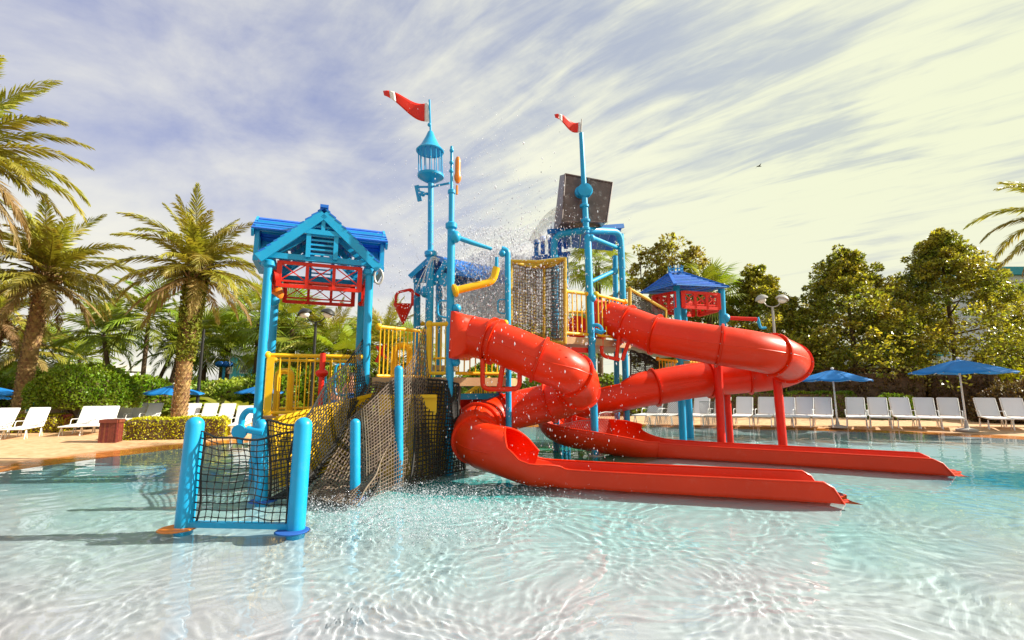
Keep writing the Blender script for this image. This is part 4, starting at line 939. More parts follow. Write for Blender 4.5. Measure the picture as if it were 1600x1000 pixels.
slats(ht, A2, A3, R2, R1, 8); slats(ht, A1, A2, R1, R1+V((.02, 0, 0)), 8); slats(ht, A3, A4, R2+V((0, .01, 0)), R2, 8); slats(ht, A4, A1, R1+V((0, .02, 0)), R2+V((0, .02, 0)), 8)
for a in (A1, A2): part('hip_cap', MB().bar(a+V((0, 0, .05)), R1+V((0, 0, .05)), .08, .04), 'deepblue', ht, True, False)
part('hip_cap', MB().bar(A3+V((0, 0, .05)), R2+V((0, 0, .05)), .08, .04), 'deepblue', ht, True, False); part('ridge_cap', MB().bar(R1+V((0, 0, .06)), R2+V((0, 0, .06)), .1, .05), 'deepblue', ht, True, False)
for k in range(12):
    a = k/12*2*pi; c = R1.lerp(R2, .5)+V((.17*cos(a), .17*sin(a), .02)); part('crown_spike', MB().bar(c, c+V((.03*cos(a), .03*sin(a), .20)), .02, .02), 'blue', ht, True, False)
part('crown_ring', MB().tube([R1.lerp(R2, .5)+V((.18*cos(a), .18*sin(a), .12)) for a in np.linspace(0, 2*pi, 16, endpoint=False)], .014, 6, closed=True), 'blue', ht, True)
off = WL[ht.name]
def wp(a, b_, z0, z1): truss_panel(ht, V((a.x-off.x, a.y-off.y, 0)), V((b_.x-off.x, b_.y-off.y, 0)), z0, z1, 'redpaint', 3, .07)
q1 = W(1061, 470, 12.3); q2 = W(1128, 470, 12.7); q0 = W(1018, 470, 13.0); q3 = W(1088, 470, 14.0)
zt0 = W(1061, 480, 12.4).z; zt1 = W(1061, 457, 12.4).z
for qa, qb in ((q1, q2), (q0, q1), (q0, q3), (q3, q2)): wp(qa.lerp(qb, .09), qb.lerp(qa, .09), zt0, zt1)
part('platform', MB().box((W(1095, 540, 13.2).x, 13.2, 1.95), (1.5, 1.5, .12)), 'tan', ht, True)
railing(ht, W(1075, 520, 12.3)-V((0, 0, .8)), W(1122, 522, 12.5)-V((0, 0, .8)), .85, 8, 'yellow', .036, True)
railing(ht, W(1028, 570, 12.0)-V((0, 0, .35)), W(1056, 574, 12.0)-V((0, 0, .35)), .5, 6, 'yellow', .03, True)
railing(ht, W(1080, 566, 12.0)-V((0, 0, .35)), W(1116, 566, 12.0)-V((0, 0, .35)), .5, 8, 'yellow', .03, True)
part('spray_pipe', MB().tube([W(1134, 497, 12.8), W(1183, 499, 12.6)], .055, 10), 'redpaint', ht, True)
part('pipe_mount', MB().ball(W(1133, 497, 12.8), .13), 'blue', ht, True)
part('nozzle', MB().tube(crom([W(1183, 496, 12.6), W(1186, 505, 12.6), W(1189, 512, 12.6), W(1197, 512, 12.6)], 4), [.05]*4+[.04]*4+[.035]*4+[.03], 8), 'blue', ht, True)
# the second low column pair belongs to the bridge
br = thing('net_bridge', 'yellow-edged net bridge sloping from the upper platform to the hip-roofed tower', 'net bridge', W(1010, 500, 12))
n0, n1 = W(984, 452, 11.4), W(1040, 484, 12.2); m0, m1 = W(984, 512, 11.4), W(1040, 520, 12.2)
part('netting', cords(coons(m0, m1, n0, n1), 26, 22, .009), 'rope', br, True)
part('edge_rope', MB().tube([n0, n1], .045, 8), 'ropeyellow', br, True); part('corner_rope', MB().tube([W(984, 450, 11.4), m0], .045, 8), 'ropeyellow', br, True); part('corner_rope', MB().tube([n1, m1], .04, 8), 'ropeyellow', br, True)
n2, n3 = W(948, 466, 12.6), W(984, 450, 11.4)
part('edge_rope', MB().tube([n2, n3], .04, 8), 'ropeyellow', br, True); part('netting', cords(coons(n2-V((0, 0, .8)), n3-V((0, 0, .8)), n2, n3), 14, 14, .008), 'rope', br, True)
part('lower_netting', cords(coons(W(985, 548, 11.6), W(1015, 556, 12.2), W(985, 600, 11.6), W(1060, 590, 12.2)), 24, 20, .009), 'rope', br, True)
part('walkway', MB().bar(W(985, 540, 11.6), W(1050, 556, 12.4), .9, .08), 'tan', br, True, False)
# ------------------------------------------------------------------ spray and drops
def drops(name, label, P, size, m, stretch=1.0):
    n = len(P); o6 = np.array([(1, 0, 0), (-1, 0, 0), (0, 1, 0), (0, -1, 0), (0, 0, stretch), (0, 0, -stretch)], float)
    F = np.array([(0, 2, 4), (2, 1, 4), (1, 3, 4), (3, 0, 4), (2, 0, 5), (1, 2, 5), (3, 1, 5), (0, 3, 5)])
    s = (size*rng.lognormal(0, .45, n))[:, None, None]; co = (P[:, None, :]+o6[None]*s).reshape(-1, 3); f = (F[None]+6*np.arange(n)[:, None, None]).reshape(-1, 3)
    o = npo(name, np_mesh(name, co, f, m, True)); return tag(o, label, 'spray', None, 'stuff')
dm = mat('water_drop', (.86, .87, .92), .08, spec=.8, transl=.35)
nt = dm.node_tree; b = nt.nodes['Principled BSDF']; b.inputs['IOR'].default_value = 1.33; b.inputs['Transmission Weight'].default_value = .35
def gaus(n, c, s, cl=2.2): return np.array(c)+np.clip(rng.normal(size=(n, 3)), -cl, cl)*np.array(s)
def wcloud(n, u0, u1, v0, v1, Y0, Y1, fn=None):
    out = []
    while len(out) < n:
        u, v, Y = rng.uniform(u0, u1), rng.uniform(v0, v1), rng.uniform(Y0, Y1)
        if fn is None or rng.uniform() < fn((u-u0)/(u1-u0), (v-v0)/(v1-v0)): out.append(tuple(W(u, v, Y)))
    return np.array(out)
c1_ = wcloud(30000, 680, 890, 355, 505, 10.2, 12.5, lambda a, b_: (1-abs(a-.5)*1.5)*(1 if b_ > .2+.5*abs(a-.45) else .25))
drops('falling_spray', 'dense burst of falling water behind the masts under the tipping bucket', c1_, .0050, dm, 4.0)
mv = bpy.data.materials.new('mist'); mv.use_nodes = True; nt = mv.node_tree; nt.nodes.clear(); pv = nt.nodes.new('ShaderNodeVolumePrincipled'); pv.inputs['Density'].default_value = .55; pv.inputs['Color'].default_value = (.97, .96, 1, 1); oo = nt.nodes.new('ShaderNodeOutputMaterial'); nt.links.new(pv.outputs[0], oo.inputs[1])
for u, v, rx, rz_ in ((760, 448, 1.05, .80), (825, 425, .85, .75), (722, 440, .6, .6), (800, 470, 1.2, .6)):
    q = MB().ball((0, 0, 0), 1, 24); q.v = [(x*rx, y*.8, z*rz_) for x, y, z in q.v]; p_ = W(u, v, 11.6); o = part('mist', q, mv, loc=p_); tag(o, 'pale mist hanging in the burst of water under the tipping bucket', 'mist', None, 'stuff')
c2_ = wcloud(8000, 590, 900, 150, 520, 8.5, 11.5, lambda a, b_: max(.05, b_*1.1-abs(a-.55)*.8))
drops('drifting_spray', 'fine drops drifting round the caged lantern and the masts', c2_, .0045, dm, 2.0)
c3_ = wcloud(2600, 690, 1000, 330, 760, 6.8, 10, lambda a, b_: .7-abs(a-.4))
drops('falling_drops', 'scattered bright drops falling past the red slides', c3_, .0038, dm, 3.2)
g_ = []
while len(g_) < 12000:
    u, v = rng.normal(640, 110), rng.normal(790, 26)
    if v < 752 or u < 480: continue
    p = G(u, v); g_.append((p.x, p.y, abs(rng.normal(0, .05))+.005))
drops('splash_spray', 'spatter of bright drops on the water in front of the climbing net', np.array(g_), .0034, dm)
# arcs of spray over the small tower
arc = MB()
for k in range(9):
    a = W(688-k*.8, 404+k*1.2, 9.9); e = W(650+rng.uniform(-4, 8)+k*2.2, 438+rng.uniform(0, 24), 9.8+rng.uniform(-.3, .3)); P = []
    for i in range(13):
        t_ = i/12; p = a.lerp(e, t_); p.z += .42*4*t_*(1-t_)*(.5+.05*k); P.append(p)
    arc.tube(P, .009, 5, False)
tag(part('water_jet', arc, wsm), 'thin white arcs of water spraying over the small blue roof', 'water jet', None, 'stuff')
# foam patches lying on the water near the falls
def foam(cx, cy, rx, ry, n, s):
    P = np.stack([rng.normal(cx, rx, n), rng.normal(cy, ry, n), np.full(n, .006)], -1); return P

# ------------------------------------------------------------------ plants
def frond_mesh(name, L_, e0, droop, n, m, w=.30, vdrop=.25, lw=.02, seedv=0):
    """pinnate frond along +X: tapered rachis and two rows of folded leaflets"""
    g = np.random.default_rng(seedv); N_ = 22; P = []; p = V((0, 0, 0)); ang = e0
    for i in range(N_+1):
        P.append(p.copy()); t_ = i/N_; a = e0-droop*t_**1.3; p = p+V((cos(a), 0, sin(a)))*(L_/N_)
    b = MB(); b.tube(P, [max(.004, .022*L_/2.5*(1-i/N_)) for i in range(N_+1)], 4, False)
    for i in range(n):
        t_ = .12+.88*(i+.5)/n; q = t_*N_; k = min(N_-1, int(q)); c = P[k].lerp(P[k+1], q-k); T = (P[k+1]-P[k]).normalized(); U = V((-T.z, 0, T.x))
        ll = w*L_*(sin(pi*min(1, t_*.86+.12))**.6)*g.uniform(.85, 1.1)
        for s in (-1, 1):
            sweep = .55+.75*t_+g.normal(0, .08); d = (T*sin(sweep)+V((0, s*cos(sweep), 0))+U*(.25-vdrop*1.2*g.uniform(.5, 1.3))).normalized(); m1 = c+d*ll*.5; tip = c+d*ll+V((0, 0, -vdrop*ll*.6*g.uniform(.4, 1.4)))
            wv = (T*.9+U*.4*g.uniform(-1, 1)).normalized()*lw*L_/2.5
            b.add([c-wv*.4, m1-wv, tip, m1+wv, c+wv*.4], [(0, 1, 3, 4), (1, 2, 3)])
    me = mesh_of(name, b, m, False); return me
def fan_mesh(name, r, m, n=26, seedv=0):
    g = np.random.default_rng(seedv); b = MB(); b.tube([(0, 0, 0), (r*.45, 0, r*.10), (r*.9, 0, r*.05)], .012*r, 4, False)
    for i in range(n):
        a = (i/(n-1)-.5)*2*2.0; c = V((r*.9, 0, r*.05)); d = V((cos(a), sin(a), .05-.15*abs(a)/2)); ll = r*(.85-.18*abs(a)/2)*g.uniform(.9, 1.1)
        side = V((-sin(a), cos(a), 0))*r*.032; mid_ = c+d*ll*.55+V((0, 0, .04*r)); tip = c+d*ll+V((0, 0, -.22*r*g.uniform(.3, 1.3)))
        b.add([c, mid_-side, tip, mid_+side], [(0, 1, 2, 3)])
    return mesh_of(name, b, m, False)
FM = {}
for key, mm, L0, sc in (('g', 'frond', 3.0, 1), ('y', 'frondgreen', 2.2, 1)):
    FM[key] = [(e, [frond_mesh('frond', L0, R(e), R(dr), 64 if key == 'g' else 34, mm if not (key == 'g' and e < -5) else 'frondold', .19 if key == 'g' else .26, .28, .030 if key == 'g' else .042, i*7+k) for i, dr in enumerate((d0, d0+22))])
               for k, (e, d0) in enumerate(((78, 35), (60, 55), (42, 62), (22, 62), (2, 55), (-25, 38), (-48, 20)))]
FAN = [fan_mesh('fan_leaf', 1.0, 'frondgreen', 24, i) for i in range(3)]
def trunk_mesh(pts, r0, r1, boots, rad_top=None, m='palmbark'):
    b = MB(); P = crom(pts, 8); n = len(P); b.tube(P, [r0+(r1-r0)*i/(n-1)+(.10*r0 if i == 0 else 0) for i in range(n)], 12)
    if boots:
        L_ = sum((P[i+1]-P[i]).length for i in range(n-1)); rows = int(L_/.11)
        for j in range(rows):
            f_ = j/rows*(n-1); k = int(f_); c = P[k].lerp(P[min(n-1, k+1)], f_-k); r = r0+(r1-r0)*j/rows; nn = 11
            for q in range(nn):
                a = 2*pi*(q+.5*(j % 2))/nn+random.uniform(-.08, .08); o_ = V((cos(a), sin(a), 0)); s_ = V((-sin(a), cos(a), 0)); pr = r*random.uniform(.14, .24)*(1+1.2*(j/rows > .7))
                b.add([c+o_*r*.96-s_*r*.27, c+o_*r*.96+s_*r*.27, c+o_*(r+pr*.6)+s_*r*.16+V((0, 0, .08)), c+o_*(r+pr)+V((0, 0, .12)), c+o_*(r+pr*.6)-s_*r*.16+V((0, 0, .08)), c+o_*r*.9+V((0, 0, .13))],
                      [(0, 1, 2, 4), (4, 2, 3), (2, 5, 3), (4, 3, 5)])
    return b
def palm(label, base, height, lean=(0, 0), nf=44, scale=1.0, kind='g', r=.26, boots=True, moss=False, group='palm trees round the pool', skirt=True, tmax=1.0):
    base = V(base); t = thing('palm_tree', label, 'palm tree', base, random.uniform(0, 6), group); ln = V((lean[0], lean[1], 0)); ln.rotate(Matrix.Rotation(-t.rotation_euler.z, 3, 'Z'))
    top = ln+V((0, 0, height)); pts = [V((0, 0, -.1)), ln*.2+V((0, 0, height*.35)), ln*.6+V((0, 0, height*.7)), top]
    part('trunk', trunk_mesh(pts, r, r*(.9 if boots else .7), boots), 'palmbark' if boots else 'bark', t)
    if boots: # ragged head of old leaf bases
        P = np.array([tuple(top)])+np.stack([rng.normal(0, r*.75, 500), rng.normal(0, r*.75, 500), rng.normal(-.12, .28, 500)], -1)
        dd = P-np.array(tuple(top)); dd[:, 2] = abs(dd[:, 2])+.3; co, f = leaves(P, .26, .25, .1, dd/np.linalg.norm(dd, axis=1)[:, None], .4); npo('leaf_bases', np_mesh('leaf_bases', co, f, 'palmbark'), t)['kind'] = 'stuff'
    if moss:
        z = rng.uniform(height*.42, height*.99, 2600); a = rng.uniform(0, 6.28, 2600); rr_ = (r*(1.0+.35*np.clip((z/height-.4)*2.2, 0, 1)))*rng.uniform(.9, 1.25, 2600); k = z/height
        P = np.stack([ln.x*k**1.2+rr_*np.cos(a), ln.y*k**1.2+rr_*np.sin(a), z], -1); co, f = leaves(P, .10, .7, .1); npo('moss', np_mesh('moss', co, f, 'moss'), t)
    meshes = FM[kind]; L_ = len(meshes)
    for i in range(nf):
        f_ = i/nf; k = min(L_-1, int(f_**.85*L_*tmax)); e, ms_ = meshes[k]; o = bpy.data.objects.new('frond', random.choice(ms_)); link(o, t)
        o.location = top+V((0, 0, .16-.35*f_)); s = scale*random.uniform(.85, 1.08)*(1 if k < 5 else .85); o.scale = (s, s, s); o.rotation_euler = (random.uniform(-.25, .25), random.uniform(-.12, .12), i*2.39996+random.uniform(-.15, .15))
    return t
def fan_palm(label, base, height, n=26, s=1.0, lean=(0, 0), r=.14, group='fan palms behind the pool'):
    t = thing('fan_palm', label, 'palm tree', base, 0, group); top = V((lean[0], lean[1], height))
    part('trunk', trunk_mesh([V((0, 0, -.1)), top*.5+V((.03, 0, 0)), top], r, r*.85, False), 'bark', t)
    for i in range(n):
        o = bpy.data.objects.new('fan_leaf', random.choice(FAN)); link(o, t); el = R(75-135*(i/n)**.9); sc = s*random.uniform(.8, 1.1); o.scale = (sc,)*3; o.location = top+V((0, 0, .1))
        o.rotation_euler = (random.uniform(-.3, .3), -el, i*2.39996+random.uniform(-.2, .2))
    return t
def gp(u, Y): return V((W(u, 600, Y).x, Y, .06))
palm('tall date palm with mossy trunk just left of the gabled tower', gp(284, 15.0), 4.95, (.15, 0), 50, .87, moss=True, r=.205, tmax=.82)
palm('tall date palm with bare orange-brown trunk behind the left loungers', gp(36, 15.5), 4.95, (.25, 0), 50, .93, r=.21, tmax=.85)
palm('date palm at the left edge with its crown hanging into the picture highest', gp(-135, 12.0), 7.4, (.1, 0), 56, 1.05, r=.26)
palm('lower date palm at the left edge partly behind the bare-trunked palm', gp(-30, 19), 4.0, (.3, 0), 40, .85, r=.28)
palm('date palm peeking in at the right edge above the magnolia', gp(1735, 14.5), 6.4, (0, 0), 44, .95, r=.28)
for (u, Y, h, l, s, nf, lab) in ((222, 20, 4.2, (0, 0), 1.0, 30, 'slender feather palm behind the mossy date palm, tallest of the cluster'), (178, 20.5, 3.5, (-.7, 0), .95, 26, 'slender feather palm leaning left above the round topiary'),
                           (262, 21, 3.4, (.5, 0), .85, 24, 'slender feather palm leaning right toward the mossy trunk'), (236, 22.5, 3.0, (.9, 0), .8, 22, 'short feather palm low in the cluster behind the clipped shrub'), (120, 24, 2.6, (0, 0), .9, 24, 'low feather palm between the bare trunk and the cluster'),
                           (512, 22, 3.0, (.1, 0), .85, 26, 'feather palm seen under the red braced panels'), (596, 23, 3.2, (.1, 0), .9, 26, 'feather palm seen behind the middle platform railing'), (30, 22, 3.0, (.1, 0), .9, 26, 'feather palm low behind the left date palms')):
    palm(lab, gp(u, Y), h, l, nf, s, 'y' if u not in (512, 596, 30) else 'g', .10, False, group='slender palms behind the pool', tmax=.8)
for (u, Y, h, s, lab) in ((344, 25, 4.0, .95, 'twin-trunk fan palm right of the mossy palm, left trunk'), (352, 25.5, 4.2, .95, 'fan palm right of the mossy palm, right trunk'), (398, 23, 4.3, 1.25, 'bushy fan palm just left of the gabled tower column'), (160, 27, 4.4, 1.2, 'fan palm behind the topiary, rising above the shrubs'), (315, 23, 3.2, 1.2, 'fan palm directly behind the plain black pole'), (60, 24, 2.6, 1.3, 'low fan palm behind the teal sign'), (415, 26, 3.4, 1.3, 'low fan palm behind the left column of the gabled tower'), (640, 26, 3.0, 1.3, 'fan palm behind the red cone bucket'), (575, 26, 3.3, 1.3, 'fan palm behind the right column of the gabled tower'), (452, 22, 3.9, 1.3, 'bright fan palm framed inside the gabled tower'),
                     (470, 24, 3.0, 1.2, 'lower fan palm framed inside the gabled tower'), (530, 21, 2.2, 1.3, 'low fan palm beside the double-headed lamp post'), (938, 22, 6.9, 1.1, 'tall thin fan palm seen under the splash roof'), (1116, 25, 6.0, 1.25, 'fan palm rising just right of the hip roof'), (905, 23, 3.4, 1.1, 'yellow-green fan palm behind the upper platform railing'), (830, 24, 4.2, 1.1, 'fan palm hidden behind the spray and the net house')):
    fan_palm(lab, gp(u, Y), h, 30, s)

def clumps(centres, radii, per, size, aspect=.5, out=None):
    P = []; D = []
    for c, r in zip(centres, radii):
        q = rng.normal(size=(per, 3)); q /= np.linalg.norm(q, axis=1)[:, None]; q *= (rng.uniform(.35, 1, (per, 1))**.5)*r; q[:, 2] *= .75; P.append(q+c); D.append(q/np.linalg.norm(q, axis=1)[:, None])
    P = np.concatenate(P); D = np.concatenate(D); return leaves(P, size, aspect, .12, D, .8)
def tree(label, base, H, rad, m='magnolia', n=330, per=80, size=.15, shape='cone', trunk=.16, group='broad trees behind the loungers', skirt=.2):
    t = thing('broadleaf_tree', label, 'tree', base, 0, group); z = []; C_ = []; Rr = []
    lob = [(random.uniform(0, 6.28), random.uniform(.7, 1.15), random.uniform(0, 6.28)) for _ in range(6)]
    for i in range(n):
        f_ = random.random()**.8; zz = H*(skirt+(1-skirt)*f_)
        w = rad*(min(1, (1-f_)*1.35)**1.05*1.15+.02) if shape == 'cone' else rad*(1-abs(f_-.4)**1.7*2.1) if shape == 'round' else rad*(.5+.5*sin(pi*min(1, f_+.1)))
        a = random.uniform(0, 6.28); w *= .90+.22*sin(3*a+f_*4+lob[0][0])+.18*sin(5*a+f_*13+lob[1][0])+.12*sin(f_*23+2*a+lob[2][0]); rr_ = w*random.uniform(.35, 1)**.5
        C_.append((rr_*cos(a), rr_*sin(a), zz)); Rr.append(random.uniform(.22, .5)*rad/2.6*(3.0 if shape == 'col' else 1 if shape != 'cone' else 1.1-.65*f_))
    for k in range(70 if shape == 'cone' else 10):         # twigs that break the outline
        f_ = random.uniform(.3, 1); a = random.uniform(0, 6.28); w = rad*((1-f_)**.8+.04)*random.uniform(1.0, 1.22); C_.append((w*cos(a), w*sin(a), H*(skirt+(1-skirt)*f_)+random.uniform(0, .35))); Rr.append(random.uniform(.12, .24)*rad/2.6)
    co, f = clumps(np.array(C_), Rr, per, size); npo('crown', np_mesh('crown', co, f, m), t)
    b = MB(); b.tube([(0, 0, -.1), (.05, 0, H*.4), (0, .05, H*.9)], [trunk, trunk*.7, .03], 8)
    for k in range(12):
        a = k*2.4; z0 = H*(.15+.055*k); L_ = rad*(.85-.05*k); b.tube([(0, 0, z0), (L_*.5*cos(a), L_*.5*sin(a), z0+.25), (L_*cos(a), L_*sin(a), z0+.6)], [trunk*.35, .035, .012], 5, False)
    part('trunk', b, 'bark', t); return t
YT = 23.8
tree('magnolia tree left of three, just right of the hip-roofed tower', gp(1192, YT+1), 7.4, 3.1, n=440)
tree('conical magnolia tree between the two blue umbrellas', gp(1338, YT), 8.1, 3.7, n=540)
tree('tallest magnolia tree above the umbrella by the right edge', gp(1497, YT-.6), 8.9, 3.8, n=600)
tree('magnolia tree filling the gap at the right edge', gp(1612, YT+1.5), 4.8, 2.4, n=280)
tree('magnolia tree filling the gap left of the first umbrella', gp(1262, YT+3), 4.4, 1.9, n=200)
for (u, h, w) in ((1008, 9.0, .9), (1034, 9.2, .8), (1060, 9.8, 1.0), (1088, 9.1, .8), (1112, 8.3, .9)):
    tree('feathery bamboo-like tree behind the hip roof, stem %s' % {1008: 'farthest left', 1034: 'left of the middle', 1060: 'in the middle and tallest', 1088: 'right of the middle', 1112: 'farthest right'}[u], gp(u, 26), h, w, 'bamboo', 42, 60, .20, 'col', .05, 'feathery trees behind the hip roof', .25)
for (u, Y, h, rd, lab) in ((150, 26, 1.9, 2.4, 'dark green tree behind the topiary'), (20, 27, 2.4, 2.4, 'dark green tree at the far left behind the palms'), (300, 27, 1.7, 2.0, 'green tree behind the mossy palm'), (430, 25, 2.3, 2.0, 'green tree seen through the lower tower opening'), (560, 26, 2.2, 2.2, 'green tree behind the lamp post'),
                      (650, 27, 2.6, 2.2, 'green tree behind the middle platform'), (760, 27, 2.4, 2.2, 'green tree behind the front slide'), (-80, 24, 2.8, 2.4, 'green tree beyond the left edge'), (1070, 24, 3.3, 1.8, 'green tree behind the hip-roofed tower columns')):
    tree(lab, gp(u, Y), h, rd, 'shrub', 150, 40, .22, 'round', .12, 'green trees behind the planting', .05)

def bush(name, label, base, rx, ry, h, m, n, size, cat='bush', group=None, flat=.55, lift=0.0, trunk=False, core=True):
    t = thing(name, label, cat, base, 0, group); a = rng.uniform(0, 2*pi, n); zz = rng.uniform(-.25, 1, n); rr_ = np.sqrt(np.clip(1-np.abs(zz)**(1/flat if flat < 1 else 1.0), .0, 1))
    k = rng.uniform(.88, 1.03, n)*(1+.035*np.sin(5*a+3*zz)+.03*np.sin(9*a-7*zz)); P = np.stack([rx*rr_*np.cos(a)*k, ry*rr_*np.sin(a)*k, lift+(h-lift)*(.22+.78*zz*k)], -1)
    D = P/np.linalg.norm(P, axis=1)[:, None]; co, f = leaves(P, size, .55, .15, D, .9); npo('foliage', np_mesh('foliage', co, f, m), t)
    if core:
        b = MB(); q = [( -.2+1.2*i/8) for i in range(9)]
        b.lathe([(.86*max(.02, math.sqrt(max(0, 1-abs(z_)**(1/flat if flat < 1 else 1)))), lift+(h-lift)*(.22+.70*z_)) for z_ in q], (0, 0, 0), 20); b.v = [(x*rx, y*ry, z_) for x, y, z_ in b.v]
        part('inner_core', b, M['bark'], t)  # solid dark body inside the leaf shell
    if trunk:
        b = MB()
        for dx in (-.35, -.05, .3): b.tube([(dx*.6, 0, 0), (dx, .05, lift*.7), (dx*2.2, 0, lift+.35)], [.06, .045, .03], 7)
        part('trunk', b, 'bark', t)
    return t
bush('topiary_bush', 'large rounded clipped bush on short trunks behind the white loungers', gp(136, 14.6), 1.38, 1.2, 1.95, 'topiary', 15000, .085, 'bush', None, .5, .62, True)
def hedge(label, c0, c1, w, h, m, dens, size, name='hedge', rz=None, cat='hedge', group='clipped hedges'):
    c0, c1 = V(c0), V(c1); L_ = (c1-c0).length; d = (c1-c0).normalized(); s = V((-d.y, d.x, 0)); t = thing(name, label, cat, c0.lerp(c1, .5), 0, group); n = int(dens*(L_*w+2*L_*h+2*w*h))
    u = rng.uniform(-1, 1, n); v = rng.uniform(-1, 1, n); z = rng.uniform(0, 1, n); f_ = rng.integers(0, 5, n); v = np.where(f_ < 2, np.sign(rng.uniform(-1, 1, n)), v); z = np.where((f_ == 2) | (f_ == 3), 1.0, z); u = np.where(f_ == 4, np.sign(rng.uniform(-1, 1, n)), u)
    k = 1-.10*np.maximum(0, z-.8)*5; bl = 1+.05*np.sin(u*L_*4)+rng.normal(0, .03, n)
    P = np.stack([d.x*u*L_/2*k+s.x*v*w/2*k*bl, d.y*u*L_/2*k+s.y*v*w/2*k*bl, z*h*(1+.03*np.sin(u*L_*3))+rng.normal(0, .012, n)], -1); D = np.stack([s.x*v, s.y*v, z], -1)+1e-3; D /= np.linalg.norm(D, axis=1)[:, None]
    co, f = leaves(P, size, .55, .15, D, .9); npo('foliage', np_mesh('foliage', co, f, m), t)
    part('inner_core', MB().bar((-d*L_*.47)+V((0, 0, h*.47)), d*L_*.47+V((0, 0, h*.47)), w*.9, h*.9), 'bark', t, smooth=False); return t  # plain dark box under the leaf layer
hedge('golden-green clipped hedge right of the slatted bin', gp(208, 12.1), gp(362, 12.9), .7, .50, 'hedge', 900, .055)
hedge('small golden-green hedge behind the two nearest loungers', gp(34, 13.6), gp(108, 13.8), .8, .50, 'hedge', 900, .055)
hedge('low light green hedge left of the first blue umbrella', gp(1222, 20.6), gp(1330, 20.2), .8, 1.05, 'topiary', 420, .09)
hedge('long green hedge behind the loungers under the rear slide', gp(1000, 22), gp(1225, 21), .8, 1.1, 'topiary', 300, .09)
hedge('tall bronze hedge between the two blue umbrellas', gp(1225, 22.2), gp(1445, 20.0), 1.2, 2.0, 'brownleaf', 300, .12)
hedge('tall bronze hedge behind the right-hand umbrella', gp(1450, 20.2), gp(1560, 18.6), 1.2, 1.9, 'brownleaf', 300, .12)
bush('rounded_shrub', 'rounded bronze shrub at the right edge behind the end loungers', gp(1600, 17.2), 1.7, 1.2, 1.45, 'brownleaf', 7000, .10, 'shrub', 'planting behind the loungers')
bush('rounded_shrub', 'yellow-green shrub behind the right-hand blue umbrella', gp(1590, 20), 1.4, 1.2, 2.0, 'hedge', 3500, .14, 'shrub', 'planting behind the loungers')
bush('rounded_shrub', 'yellow-green shrub low in the bronze hedge near the first umbrella', gp(1395, 18.9), 1.2, .5, 1.0, 'topiary', 2500, .12, 'shrub', 'planting behind the loungers')
for i, (u, Y, rx, h, m, lab) in enumerate(((-20, 20, 2.4, 1.7, 'shrub', 'at the far left edge'), (70, 21, 2.2, 1.5, 'shrub', 'behind the bare palm trunk'), (215, 19, 1.8, 1.7, 'topiary', 'right behind the round topiary'), (300, 20, 1.8, 1.5, 'shrub', 'behind the mossy trunk'), (372, 19.5, 1.5, 1.6, 'bananaleaf', 'left of the gabled tower'),
        (440, 19, 1.6, 2.0, 'topiary', 'inside the lower tower opening'), (505, 19.5, 1.6, 2.1, 'topiary', 'behind the red spray post'), (580, 20, 1.8, 1.5, 'shrub', 'behind the climbing net'), (660, 21, 2.2, 1.7, 'shrub', 'behind the tall mast'), (760, 22, 2.4, 1.7, 'shrub', 'behind the front slide'), (860, 22, 2.4, 1.6, 'shrub', 'behind the net house'), (950, 22, 2.0, 1.8, 'shrub', 'behind the bucket frame'))):
    bush('tropical_shrub', 'leafy tropical shrub %s' % lab, gp(u, Y), rx, 1.2, h, m, 3800, .17, 'shrub', 'tropical planting behind the left loungers', core=True)
# broad-leaf plants
def bl_mesh(i):
    g = np.random.default_rng(i); L_ = 1.0; P = [V((0, 0, 0))]; a = R(78)
    for k in range(8): a -= R(8+2*k*g.uniform(.6, 1.3)); P.append(P[-1]+V((cos(a), 0, sin(a)))*L_/8)
    return mesh_of('broad_leaf', MB().grid(lambda s, t_: P[min(8, int(round(t_*8)))]+V((0, (s-.5)*.30*sin(pi*min(1, t_*.95+.03))**.7, .05*abs(s-.5)*2)), 2, 8), 'bananaleaf')
BL = [bl_mesh(i) for i in range(3)]
for (u, Y, s, lab) in ((330, 17.5, 1.5, 'near the black lamp pole'), (352, 17.8, 1.8, 'right of the black lamp pole'), (380, 17.4, 1.6, 'beside the left tower column'), (272, 17.2, 1.1, 'at the foot of the mossy palm trunk'), (300, 17.0, 1.0, 'just right of the mossy palm foot'), (560, 18, 1.5, 'behind the climbing net')):
    t = thing('broad_leaf_plant', 'broad-leaved tropical plant %s' % lab, 'plant', gp(u, Y), 0, 'broad-leaved plants behind the loungers')
    for k in range(13):
        o = bpy.data.objects.new('leaf', random.choice(BL)); link(o, t); sc = s*random.uniform(.7, 1.1); o.scale = (sc,)*3; o.rotation_euler = (0, random.uniform(-.1, .35), k*2.4)
# far woods closing the horizon
P = []
for i in range(520):
    u = rng.uniform(-900, 2500); Y = rng.uniform(34, 44); P.append((W(u, 600, Y).x, Y, rng.uniform(.2, 1.7+.6*sin(u*.013)+.4*sin(u*.05))))
co, f = clumps(np.array(P), [1.3]*len(P), 60, .5); tag(npo('far_woods', np_mesh('far_woods', co, f, 'shrub')), 'far green woodland closing the horizon behind the planting', 'woodland', None, 'stuff')

